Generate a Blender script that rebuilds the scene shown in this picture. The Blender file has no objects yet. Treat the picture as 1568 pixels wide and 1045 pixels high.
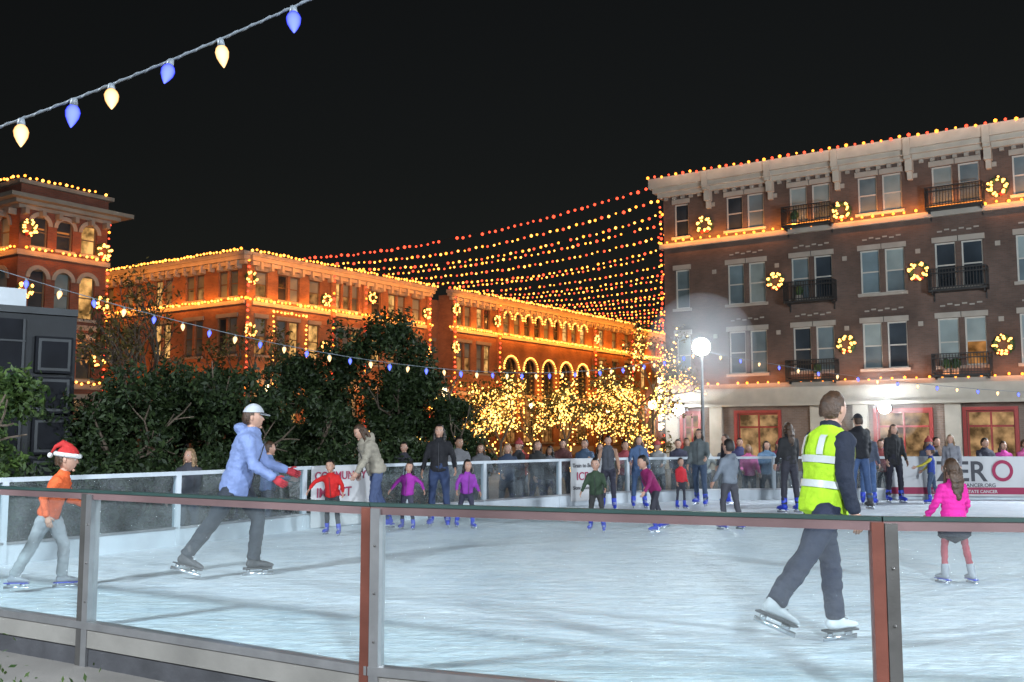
import bpy, bmesh, math, random
import numpy as np
from mathutils import Vector, Matrix, noise
random.seed(7); np.random.seed(7)
S = bpy.context.scene
S.view_settings.view_transform = 'Standard'; S.view_settings.look = 'None'; S.view_settings.exposure = 0
COL = S.collection
R_ = math.radians

# ------------------------------------------------------------------ materials
MATS = {}
def nodes(name):
    m = bpy.data.materials.new(name); m.use_nodes = True
    nt = m.node_tree; nt.nodes.clear()
    o = nt.nodes.new('ShaderNodeOutputMaterial')
    return m, nt, o
def L(nt, a, b): nt.links.new(a, b)
def principled(nt, o, **kw):
    b = nt.nodes.new('ShaderNodeBsdfPrincipled')
    for k, v in kw.items():
        b.inputs[k].default_value = v
    L(nt, b.outputs[0], o.inputs[0]); return b
def rgba(c): return (c[0], c[1], c[2], 1)

def mat_noise(name, c, rough=.7, var=.25, scale=3.0, bump=.2, bscale=30, metal=0, spec=.4, detail=5):
    if name in MATS: return MATS[name]
    m, nt, o = nodes(name)
    b = principled(nt, o, Roughness=rough, Metallic=metal)
    b.inputs['Specular IOR Level'].default_value = spec
    tc = nt.nodes.new('ShaderNodeTexCoord')
    n = nt.nodes.new('ShaderNodeTexNoise'); n.inputs['Scale'].default_value = scale; n.inputs['Detail'].default_value = detail
    L(nt, tc.outputs['Object'], n.inputs['Vector'])
    r = nt.nodes.new('ShaderNodeValToRGB')
    r.color_ramp.elements[0].position = .3; r.color_ramp.elements[1].position = .7
    r.color_ramp.elements[0].color = rgba([x*(1-var) for x in c]); r.color_ramp.elements[1].color = rgba([min(1, x*(1+var)) for x in c])
    L(nt, n.outputs['Fac'], r.inputs[0]); L(nt, r.outputs[0], b.inputs['Base Color'])
    if bump:
        n2 = nt.nodes.new('ShaderNodeTexNoise'); n2.inputs['Scale'].default_value = bscale; n2.inputs['Detail'].default_value = 4
        L(nt, tc.outputs['Object'], n2.inputs['Vector'])
        bp = nt.nodes.new('ShaderNodeBump'); bp.inputs['Strength'].default_value = bump; bp.inputs['Distance'].default_value = .02
        L(nt, n2.outputs['Fac'], bp.inputs['Height']); L(nt, bp.outputs[0], b.inputs['Normal'])
    MATS[name] = m; return m

def mat_emit(name, c, s, sample=False):
    if name in MATS: return MATS[name]
    m, nt, o = nodes(name)
    e = nt.nodes.new('ShaderNodeEmission'); e.inputs[0].default_value = rgba(c); e.inputs[1].default_value = s
    L(nt, e.outputs[0], o.inputs[0])
    if not sample: m.cycles.emission_sampling = 'NONE'
    MATS[name] = m; return m

def mat_room(name, c, s):
    if name in MATS: return MATS[name]
    m, nt, o = nodes(name)
    tc = nt.nodes.new('ShaderNodeTexCoord'); n = nt.nodes.new('ShaderNodeTexNoise'); n.inputs['Scale'].default_value = 1.7; n.inputs['Detail'].default_value = 4
    L(nt, tc.outputs['Object'], n.inputs['Vector'])
    mr = nt.nodes.new('ShaderNodeMapRange'); mr.inputs[1].default_value = .35; mr.inputs[2].default_value = .65; mr.inputs[3].default_value = s*.15; mr.inputs[4].default_value = s
    L(nt, n.outputs['Fac'], mr.inputs[0])
    e = nt.nodes.new('ShaderNodeEmission'); e.inputs[0].default_value = rgba(c); L(nt, mr.outputs[0], e.inputs[1])
    L(nt, e.outputs[0], o.inputs[0]); m.cycles.emission_sampling = 'NONE'; MATS[name] = m; return m

def mat_brick(name, c1, c2, mortar):
    if name in MATS: return MATS[name]
    m, nt, o = nodes(name)
    b = principled(nt, o, Roughness=.85)
    tc = nt.nodes.new('ShaderNodeTexCoord'); sp = nt.nodes.new('ShaderNodeSeparateXYZ'); L(nt, tc.outputs['Object'], sp.inputs[0])
    ad = nt.nodes.new('ShaderNodeMath'); ad.operation = 'ADD'; L(nt, sp.outputs[0], ad.inputs[0]); L(nt, sp.outputs[1], ad.inputs[1])
    cb = nt.nodes.new('ShaderNodeCombineXYZ'); L(nt, ad.outputs[0], cb.inputs[0]); L(nt, sp.outputs[2], cb.inputs[1])
    bt = nt.nodes.new('ShaderNodeTexBrick'); bt.inputs['Scale'].default_value = 1.0
    bt.inputs['Brick Width'].default_value = .24; bt.inputs['Row Height'].default_value = .085; bt.inputs['Mortar Size'].default_value = .008
    bt.inputs['Color1'].default_value = rgba(c1); bt.inputs['Color2'].default_value = rgba(c2); bt.inputs['Mortar'].default_value = rgba(mortar)
    L(nt, cb.outputs[0], bt.inputs['Vector'])
    n = nt.nodes.new('ShaderNodeTexNoise'); n.inputs['Scale'].default_value = .6; n.inputs['Detail'].default_value = 6; L(nt, tc.outputs['Object'], n.inputs['Vector'])
    mr = nt.nodes.new('ShaderNodeMapRange'); mr.inputs[1].default_value = .3; mr.inputs[2].default_value = .7; mr.inputs[3].default_value = .65; mr.inputs[4].default_value = 1.3
    L(nt, n.outputs['Fac'], mr.inputs[0])
    mx = nt.nodes.new('ShaderNodeVectorMath'); mx.operation = 'SCALE'; L(nt, bt.outputs['Color'], mx.inputs[0]); L(nt, mr.outputs[0], mx.inputs['Scale'])
    L(nt, mx.outputs[0], b.inputs['Base Color'])
    MATS[name] = m; return m

def mat_glass(name, tint=(.9, .95, .95), refl=.06, haze=.07):
    if name in MATS: return MATS[name]
    m, nt, o = nodes(name)
    t = nt.nodes.new('ShaderNodeBsdfTransparent'); t.inputs[0].default_value = rgba(tint)
    g = nt.nodes.new('ShaderNodeBsdfGlossy'); g.inputs['Roughness'].default_value = .03
    d = nt.nodes.new('ShaderNodeBsdfDiffuse'); d.inputs[0].default_value = (.75, .78, .8, 1)
    tc = nt.nodes.new('ShaderNodeTexCoord'); n = nt.nodes.new('ShaderNodeTexNoise'); n.inputs['Scale'].default_value = 2.5; n.inputs['Detail'].default_value = 8
    L(nt, tc.outputs['Object'], n.inputs['Vector'])
    mr = nt.nodes.new('ShaderNodeMapRange'); mr.inputs[1].default_value = .35; mr.inputs[2].default_value = .75; mr.inputs[3].default_value = .01; mr.inputs[4].default_value = haze
    L(nt, n.outputs['Fac'], mr.inputs[0])
    m1 = nt.nodes.new('ShaderNodeMixShader'); L(nt, mr.outputs[0], m1.inputs[0]); L(nt, t.outputs[0], m1.inputs[1]); L(nt, d.outputs[0], m1.inputs[2])
    m2 = nt.nodes.new('ShaderNodeMixShader'); m2.inputs[0].default_value = refl; L(nt, m1.outputs[0], m2.inputs[1]); L(nt, g.outputs[0], m2.inputs[2])
    L(nt, m2.outputs[0], o.inputs[0]); MATS[name] = m; return m

def mat_leaf(name, dark, light):
    if name in MATS: return MATS[name]
    m, nt, o = nodes(name)
    b = principled(nt, o, Roughness=.55)
    b.inputs['Specular IOR Level'].default_value = .25
    g = nt.nodes.new('ShaderNodeNewGeometry'); r = nt.nodes.new('ShaderNodeValToRGB')
    r.color_ramp.elements[0].color = rgba(dark); r.color_ramp.elements[1].color = rgba(light)
    L(nt, g.outputs['Random Per Island'], r.inputs[0]); L(nt, r.outputs[0], b.inputs['Base Color'])
    MATS[name] = m; return m

def mat_ice():
    m, nt, o = nodes('ice_surface')
    b = principled(nt, o, Roughness=.4)
    b.inputs['Specular IOR Level'].default_value = .28
    tc = nt.nodes.new('ShaderNodeTexCoord')
    n = nt.nodes.new('ShaderNodeTexNoise'); n.inputs['Scale'].default_value = .55; n.inputs['Detail'].default_value = 10; n.inputs['Roughness'].default_value = .74
    L(nt, tc.outputs['Object'], n.inputs['Vector'])
    r = nt.nodes.new('ShaderNodeValToRGB'); r.color_ramp.elements[0].position = .34; r.color_ramp.elements[1].position = .66
    r.color_ramp.elements[0].color = (.53, .63, .74, 1); r.color_ramp.elements[1].color = (.74, .81, .89, 1)
    L(nt, n.outputs['Fac'], r.inputs[0])
    last = r.outputs[0]; hs = []
    for i, (ang, sx, sy) in enumerate([(20, 1.6, 34), (-35, 1.4, 40), (75, 1.8, 30), (-8, 1.1, 46)]):
        mp = nt.nodes.new('ShaderNodeMapping'); mp.inputs['Rotation'].default_value = (0, 0, R_(ang)); mp.inputs['Scale'].default_value = (sx, sy, 1)
        w = nt.nodes.new('ShaderNodeTexNoise'); w.inputs['Scale'].default_value = 1.0; w.inputs['Detail'].default_value = 4; w.inputs['Distortion'].default_value = 1.8
        L(nt, tc.outputs['Object'], mp.inputs[0]); L(nt, mp.outputs[0], w.inputs['Vector'])
        rr = nt.nodes.new('ShaderNodeMapRange'); rr.inputs[1].default_value = .56; rr.inputs[2].default_value = .63; rr.inputs[3].default_value = 0; rr.inputs[4].default_value = .95
        L(nt, w.outputs['Fac'], rr.inputs[0])
        mx = nt.nodes.new('ShaderNodeMix'); mx.data_type = 'RGBA'; L(nt, rr.outputs[0], mx.inputs[0]); L(nt, last, mx.inputs[6]); mx.inputs[7].default_value = (.92, .95, .98, 1)
        last = mx.outputs[2]; hs.append(rr.outputs[0])
    L(nt, last, b.inputs['Base Color'])
    a = nt.nodes.new('ShaderNodeMath'); a.operation = 'ADD'; L(nt, hs[0], a.inputs[0]); L(nt, hs[1], a.inputs[1])
    n3 = nt.nodes.new('ShaderNodeTexNoise'); n3.inputs['Scale'].default_value = 9; n3.inputs['Detail'].default_value = 8; L(nt, tc.outputs['Object'], n3.inputs['Vector'])
    a2 = nt.nodes.new('ShaderNodeMath'); a2.operation = 'ADD'; L(nt, a.outputs[0], a2.inputs[0]); L(nt, n3.outputs['Fac'], a2.inputs[1])
    bp = nt.nodes.new('ShaderNodeBump'); bp.inputs['Strength'].default_value = .9; bp.inputs['Distance'].default_value = .04
    L(nt, a2.outputs[0], bp.inputs['Height']); L(nt, bp.outputs[0], b.inputs['Normal'])
    return m

def mat_glare(density):  # thin scatter volume, added to imitate lens glare around a lamp
    k = 'lamp_glare_volume_%.3f' % density
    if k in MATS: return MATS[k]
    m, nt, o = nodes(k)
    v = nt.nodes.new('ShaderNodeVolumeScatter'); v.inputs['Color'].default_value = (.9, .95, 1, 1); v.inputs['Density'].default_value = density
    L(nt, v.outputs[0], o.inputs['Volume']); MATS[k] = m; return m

ORANGE = mat_emit('bulb_orange', (1, .28, .03), 5.0)
AMBER = mat_emit('bulb_amber', (1, .36, .06), 6.0)
RED = mat_emit('bulb_red', (1, .07, .03), 3.6)
TREEB = mat_emit('bulb_tree', (1, .60, .14), 5.0)
WREATHB = mat_emit('bulb_wreath', (1, .40, .09), 6.0)
WHITEB = mat_emit('bulb_white', (1, .8, .5), 6.0)

# ------------------------------------------------------------------ mesh helpers
class MB:
    def __init__(s): s.v = []; s.f = []; s.m = []; s.mats = []
    def mi(s, mat):
        if mat not in s.mats: s.mats.append(mat)
        return s.mats.index(mat)
    def add(s, vs, fs, mat, sm=False):
        o = len(s.v); k = s.mi(mat)
        s.v.extend([tuple(v) for v in vs]); s.f.extend([tuple(i+o for i in f) for f in fs]); s.m.extend([k]*len(fs))
    def box(s, lo, hi, mat, T=None):
        x0, y0, z0 = lo; x1, y1, z1 = hi
        vs = [(x0,y0,z0),(x1,y0,z0),(x1,y1,z0),(x0,y1,z0),(x0,y0,z1),(x1,y0,z1),(x1,y1,z1),(x0,y1,z1)]
        if T: vs = [T(*v) for v in vs]
        s.add(vs, [(0,3,2,1),(4,5,6,7),(0,1,5,4),(1,2,6,5),(2,3,7,6),(3,0,4,7)], mat)
    def quad(s, pts, mat, T=None):
        if T: pts = [T(*p) for p in pts]
        s.add(pts, [tuple(range(len(pts)))], mat)
    def obj(s, name, parent=None, smooth=False, recalc=True):
        me = bpy.data.meshes.new(name); me.from_pydata(s.v, [], s.f)
        for m in s.mats: me.materials.append(m)
        me.polygons.foreach_set('material_index', s.m)
        if smooth: me.polygons.foreach_set('use_smooth', [True]*len(s.f))
        if recalc:
            bm = bmesh.new(); bm.from_mesh(me); bmesh.ops.recalc_face_normals(bm, faces=bm.faces); bm.to_mesh(me); bm.free()
        me.update()
        o = bpy.data.objects.new(name, me); COL.objects.link(o)
        if parent: o.parent = parent
        return o

def empty(name, loc=(0, 0, 0), rz=0):
    e = bpy.data.objects.new(name, None); e.location = loc; e.rotation_euler = (0, 0, rz); e.empty_display_size = .3
    COL.objects.link(e); return e

def tube(pts, radii, n=8, side=Vector((1, 0, 0)), cap=True):
    pts = [Vector(p) for p in pts]; rr = [(r, r) if not isinstance(r, tuple) else r for r in radii]
    vs = []; fs = []; k = len(pts)
    for i, p in enumerate(pts):
        a = pts[max(i-1, 0)]; b = pts[min(i+1, k-1)]
        t = (b-a).normalized()
        s = side - t*side.dot(t)
        if s.length < .05: s = Vector((0, 1, 0)) - t*t.y
        s.normalize(); w = t.cross(s)
        for j in range(n):
            an = 2*math.pi*j/n
            vs.append(p + s*math.cos(an)*rr[i][0] + w*math.sin(an)*rr[i][1])
    for i in range(k-1):
        for j in range(n):
            j2 = (j+1) % n
            fs.append((i*n+j, i*n+j2, (i+1)*n+j2, (i+1)*n+j))
    if cap:
        t0 = (pts[0]-pts[1]).normalized(); t1 = (pts[-1]-pts[-2]).normalized()
        a = len(vs); vs.append(pts[0]+t0*min(rr[0])*.5); vs.append(pts[-1]+t1*min(rr[-1])*.5)
        for j in range(n):
            j2 = (j+1) % n
            fs.append((a, j2, j)); fs.append((a+1, (k-1)*n+j, (k-1)*n+j2))
    return vs, fs

def sphere(c, r, nu=12, nv=8, M=None):
    vs = []; fs = []
    rx, ry, rz = r if isinstance(r, tuple) else (r, r, r)
    for i in range(1, nv):
        th = math.pi*i/nv
        for j in range(nu):
            ph = 2*math.pi*j/nu
            vs.append(Vector((rx*math.sin(th)*math.cos(ph), ry*math.sin(th)*math.sin(ph), rz*math.cos(th))))
    vs.append(Vector((0, 0, rz))); vs.append(Vector((0, 0, -rz)))
    t = len(vs)-2
    for j in range(nu):
        j2 = (j+1) % nu
        fs.append((t, j, j2)); fs.append((t+1, (nv-2)*nu+j2, (nv-2)*nu+j))
        for i in range(nv-2):
            fs.append((i*nu+j, (i+1)*nu+j, (i+1)*nu+j2, i*nu+j2))
    if M: vs = [M @ v for v in vs]
    return [v+Vector(c) for v in vs], fs

_bm = bmesh.new(); bmesh.ops.create_icosphere(_bm, subdivisions=1, radius=1)
ICO_V = np.array([v.co[:] for v in _bm.verts]); ICO_F = np.array([[v.index for v in f.verts] for f in _bm.faces]); _bm.free()
def bulbs(name, pts, r, mats, parent=None, stretch=1.0):
    P = np.array([tuple(p) for p in pts]); n = len(P)
    rr = r*(.75+.5*np.random.rand(n, 1, 1))
    st = np.array([1, 1, stretch])
    V = (P[:, None, :] + ICO_V[None]*rr*st).reshape(-1, 3)
    F = (ICO_F[None] + (np.arange(n)*len(ICO_V))[:, None, None]).reshape(-1, 3)
    me = bpy.data.meshes.new(name); me.from_pydata(V.tolist(), [], F.tolist())
    for m in mats: me.materials.append(m)
    k = len(mats)
    if k > 1: me.polygons.foreach_set('material_index', np.repeat(np.arange(n) % k, len(ICO_F)).astype(np.int32))
    o = bpy.data.objects.new(name, me); COL.objects.link(o)
    if parent: o.parent = parent
    return o
def line_pts(a, b, sp, drop=.05):
    a = Vector(a); b = Vector(b); n = max(1, int((b-a).length/sp))
    return [a.lerp(b, i/n) + Vector((random.uniform(-.03, .03), random.uniform(-.03, .03), random.uniform(-.05, .04))) for i in range(n+1) if random.random() > drop]

def area_strip(name, a, b, direction, w, watts, col, parent=None, spread=180):
    a = Vector(a); b = Vector(b); d = Vector(direction).normalized()
    ld = bpy.data.lights.new(name, 'AREA'); ld.shape = 'RECTANGLE'; ld.size = (b-a).length; ld.size_y = w; ld.energy = watts; ld.color = col
    ld.spread = R_(spread)
    o = bpy.data.objects.new(name, ld); COL.objects.link(o)
    x = (b-a).normalized(); z = -d; z = (z - x*z.dot(x)).normalized(); y = z.cross(x)
    M = Matrix((x, y, z)).transposed().to_4x4(); M.translation = (a+b)/2
    o.matrix_world = M
    if parent: o.parent = parent
    return o
def point(name, loc, watts, col, r=.1, parent=None):
    ld = bpy.data.lights.new(name, 'POINT'); ld.energy = watts; ld.color = col; ld.shadow_soft_size = r
    o = bpy.data.objects.new(name, ld); o.location = loc; COL.objects.link(o)
    if parent: o.parent = parent
    return o

# ------------------------------------------------------------------ camera, world
cd = bpy.data.cameras.new('camera'); cam = bpy.data.objects.new('camera', cd); COL.objects.link(cam)
cd.lens = 34.44; cd.sensor_width = 36; cd.clip_end = 2000; cd.clip_start = .05
cam.location = (0, 0, 1.5); cam.rotation_euler = (R_(90+5.52), 0, 0); S.camera = cam
w = bpy.data.worlds.new('World'); S.world = w; w.use_nodes = True; nt = w.node_tree
bg = nt.nodes['Background']; sky = nt.nodes.new('ShaderNodeTexSky'); sky.sky_type = 'NISHITA'; sky.sun_disc = False
sky.sun_elevation = R_(3); sky.sun_rotation = R_(200)
hs = nt.nodes.new('ShaderNodeHueSaturation'); hs.inputs['Saturation'].default_value = .45
nt.links.new(sky.outputs[0], hs.inputs['Color']); nt.links.new(hs.outputs[0], bg.inputs[0]); bg.inputs[1].default_value = .0046
sd = bpy.data.lights.new('night_fill_sun', 'SUN'); sd.energy = .02; sd.angle = R_(.5); sd.color = (1, .95, .88)  # very faint sun lamp added as fill, no moon in view
so = bpy.data.objects.new('night_fill_sun', sd); so.rotation_euler = (R_(50), 0, R_(20)); COL.objects.link(so)

# ------------------------------------------------------------------ ground
GZ = -.3
asph = mat_noise('pavement_dark', (.06, .058, .055), .75, .3, .8, .3, 60)
g = MB(); g.quad([(-600, -100, GZ), (600, -100, GZ), (600, 900, GZ), (-600, 900, GZ)], asph); g.obj('ground')
pave = mat_noise('plaza_paving', (.13, .12, .11), .8, .2, 1.5, .2, 40)
g = MB(); g.quad([(-14, -8, GZ+.004), (34, -8, GZ+.004), (34, 40, GZ+.004), (-14, 40, GZ+.004)], pave); g.obj('plaza_pavement')

NEAR = [(-5.9, 9.4), (-3.37, 7.92), (-.9, 6.41), (1.985, 5.33), (5.0, 4.95), (8.0, 4.9), (11, 4.9), (14, 4.9), (17, 5.2), (19.5, 6.2)]
FAR = [(21, 8.5), (21.8, 11), (21.8, 14), (21, 17.5), (19, 20.4), (16.6, 22.2), (14, 23), (11.2, 23.4), (8.6, 23.5), (6.2, 23.4), (4.3, 23.1), (2.6, 22.3), (1.0, 21.0), (-.55, 19.3), (-1.9, 17.8), (-3.35, 15.9), (-4.6, 13.6), (-5.95, 11.6), (-6.8, 10.5), (-5.9, 9.4)]
ice = mat_ice()
g = MB(); ring = NEAR + FAR[:-1]
n = len(ring)
g.add([(x, y, 0) for x, y in ring] + [(x, y, GZ) for x, y in ring], [tuple(range(n))] + [(i, (i+1) % n, n+(i+1) % n, n+i) for i in range(n)], ice)
g.obj('ice_rink')

alum = mat_noise('aluminium', (.38, .38, .39), .35, .12, 6, .05, 80, metal=.85)
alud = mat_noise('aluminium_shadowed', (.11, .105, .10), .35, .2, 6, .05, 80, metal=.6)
redbr = mat_noise('post_red_reflection', (.15, .05, .035), .4, .4, 2.5, .05, 60, metal=.4)  # reflection of red lights on the aluminium posts, put into the bar colour
whitep = mat_noise('white_dasher_plastic', (.42, .46, .50), .5, .14, 2, .05, 20)
creamp = mat_noise('cream_dasher_base', (.17, .16, .145), .6, .2, 2, .1, 20)
skirtm = mat_noise('dasher_skirt', (.045, .045, .05), .7, .3, 3, .2, 20)
greenr = mat_noise('rail_green_rubber', (.015, .038, .034), .5, .2, 4, .05, 30)
mauve = mat_noise('rail_mauve', (.15, .095, .095), .4, .4, 1.2, .05, 30, metal=.3)  # reddish reflection on the rail face, put into its colour
gl = mat_glass('acrylic_panel', haze=.05); gl2 = mat_glass('acrylic_panel_far', (.80, .85, .87), .04, .08)

def seg_T(a, b, z0=0):
    a = Vector((a[0], a[1], 0)); b = Vector((b[0], b[1], 0)); d = (b-a).normalized(); nrm = Vector((d.y, -d.x, 0))
    return (lambda u, dd, z: a + d*u + nrm*dd + Vector((0, 0, z+z0))), (b-a).length
def fence(name, pts, near):
    e = empty(name); P = MB(); G = MB(); K = MB()
    for i in range(len(pts)-1):
        T, ln = seg_T(pts[i], pts[i+1])
        if near:
            K.box((-.01, -.035, -.15), (ln+.01, .035, -.012), creamp, T)
            K.box((-.01, -.02, GZ), (ln+.01, .02, -.151), skirtm, T)
            P.box((0, -.045, -.01), (ln, .045, .045), alum, T)
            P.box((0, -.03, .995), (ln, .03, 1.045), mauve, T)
            P.box((0, -.036, 1.047), (ln, .036, 1.068), greenr, T)
            G.box((.05, -.006, .05), (ln-.05, .006, .99), gl, T)
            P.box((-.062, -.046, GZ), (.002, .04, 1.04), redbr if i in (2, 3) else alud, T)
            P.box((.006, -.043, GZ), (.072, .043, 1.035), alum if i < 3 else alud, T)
            for z in (.2, .5, .8):
                vs, fs = sphere(T(.04, .045, z), .009, 8, 6); P.add(vs, fs, alud)
        else:
            K.box((-.01, -.03, GZ), (ln+.01, .03, .225), whitep, T)
            P.box((0, -.04, .23), (ln, .04, .26), alum, T)
            P.box((-.01, -.03, .955), (ln+.01, .03, 1.01), whitep, T)
            G.box((.04, -.006, .262), (ln-.04, .006, .952), gl2, T)
            P.box((-.035, -.04, GZ), (.035, .045, 1.0), whitep, T)
    P.obj('posts_and_rails', e); G.obj('clear_panels', e); K.obj('kick_board', e)
    return e
fence('rink_barrier', NEAR, True)
fence('rink_barrier', [NEAR[-1]]+FAR, False)

# ------------------------------------------------------------------ banners
def text_mesh(txt, size, mat, name, parent, M, ext=.002):
    cu = bpy.data.curves.new(name, 'FONT'); cu.body = txt; cu.size = size; cu.extrude = ext; cu.offset = size*.015
    to = bpy.data.objects.new('tmp', cu); COL.objects.link(to)
    dg = bpy.context.evaluated_depsgraph_get(); me = bpy.data.meshes.new_from_object(to.evaluated_get(dg))
    bpy.data.objects.remove(to); me.materials.clear(); me.materials.append(mat)
    o = bpy.data.objects.new(name, me); COL.objects.link(o); o.matrix_world = M
    if parent: o.parent = parent
    return o
bwhite = mat_noise('banner_vinyl', (.45, .45, .46), .6, .08, 1, .05, 8)
bgrey = mat_noise('banner_ink_grey', (.04, .04, .05), .6, .05)
bred = mat_noise('banner_ink_crimson', (.26, .015, .06), .6, .05)
def banner(name, a, b, z0, z1, items, stripe=False):
    e = empty(name); a = Vector((a[0], a[1], 0)); b = Vector((b[0], b[1], 0)); d = (b-a).normalized(); nrm = Vector((d.y, -d.x, 0))
    T = lambda u, dd, z: a + d*u + nrm*dd + Vector((0, 0, z))
    ln = (b-a).length; m = MB(); m.box((0, .05, z0), (ln, .06, z1), bwhite, T)
    if stripe: m.box((.04, .0605, z0+.05), (ln-.04, .0635, z0+.21), bred, T)
    m.obj('vinyl_sheet', e)
    for txt, u, z, size, mt in items:
        M = Matrix((d, Vector((0, 0, 1)), nrm)).transposed().to_4x4(); M.translation = T(u, .068, z)
        text_mesh(txt, size, mt, 'lettering', e, M)
    return e
banner('charity_banner', (8.9, 23.46), (12.2, 23.22), .08, 1.0, [('ZER', 1.12, .44, .66, bgrey), ('THE END OF PROSTATE CANCER', 1.0, .16, .1, bwhite), ('ZEROCANCER.ORG', 1.4, .3, .12, bgrey)], True)
e = bpy.data.objects['charity_banner']
rr = MB()
for k in range(28):
    a0 = 2*math.pi*k/28; a1 = 2*math.pi*(k+1)/28
    c = Vector((11.52, 23.19, .68)); q = []
    for aa, rad in ((a0, .17), (a1, .17), (a1, .25), (a0, .25)): q.append(c+Vector((math.cos(aa)*rad, 0, math.sin(aa)*rad)))
    rr.quad(q, bred)
rr.obj('ring_logo', e)
banner('charity_banner', (12.3, 23.2), (13.9, 23.0), .08, 1.0, [('ZERO', .2, .42, .5, bgrey)], True)
banner('community_banner', (-3.28, 15.98), (-2.35, 17.2), .02, 1.0, [('COMMUNITY', .06, .78, .19, bred), ('IMPACT', .1, .5, .22, bred), ('frisco square', .12, .3, .14, bgrey)])
banner('rink_rules_sign', (1.22, 21.17), (1.95, 21.76), .1, 1.0, [('Train to Be', .05, .82, .12, bgrey), ('ICE', .16, .55, .24, bred), ('Skate School', .06, .35, .1, bgrey)])

# ------------------------------------------------------------------ buildings
brickR = mat_brick('brick_brown', (.105, .066, .051), (.08, .051, .04), (.085, .072, .064))
brickB = mat_brick('brick_red', (.36, .15, .07), (.28, .115, .058), (.30, .20, .13))
brickC = mat_brick('brick_deep_red', (.22, .066, .038), (.165, .05, .03), (.15, .095, .07))
stone = mat_noise('cast_stone', (.42, .38, .32), .75, .12, 1.5, .15, 20)
stoneg = mat_noise('stone_lintel', (.29, .27, .235), .75, .12, 1.5, .15, 20)
iron = mat_noise('wrought_iron', (.02, .02, .02), .5, .2, 5, 0)
frame = mat_noise('window_frame_cream', (.42, .41, .37), .5, .08, 3, 0)
framed = mat_noise('window_frame_dark', (.16, .11, .06), .5, .08, 3, 0)
redfr = mat_noise('storefront_red', (.30, .04, .035), .45, .1, 3, 0)
pane = mat_noise('window_pane_dark', (.03, .04, .05), .08, .5, .5, .03, 3, spec=.8)
pane2 = mat_noise('window_pane_teal', (.12, .165, .185), .12, .45, .5, .03, 3, spec=.8)
blind = mat_noise('window_blind', (.20, .25, .25), .3, .25, .8, 0)
litw = mat_room('window_lit', (1, .52, .16), 1.2)
litd = mat_room('window_dim_lit', (1, .45, .14), .5)
shoplit = mat_room('shop_interior', (1, .60, .28), .55)
roofm = mat_noise('roof_membrane', (.08, .08, .08), .9)

def frameT(o, a, nrm):
    o = Vector(o); a = Vector(a); nrm = Vector(nrm)
    return lambda u, d, z: o + a*u + nrm*d + Vector((0, 0, z))

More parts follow.
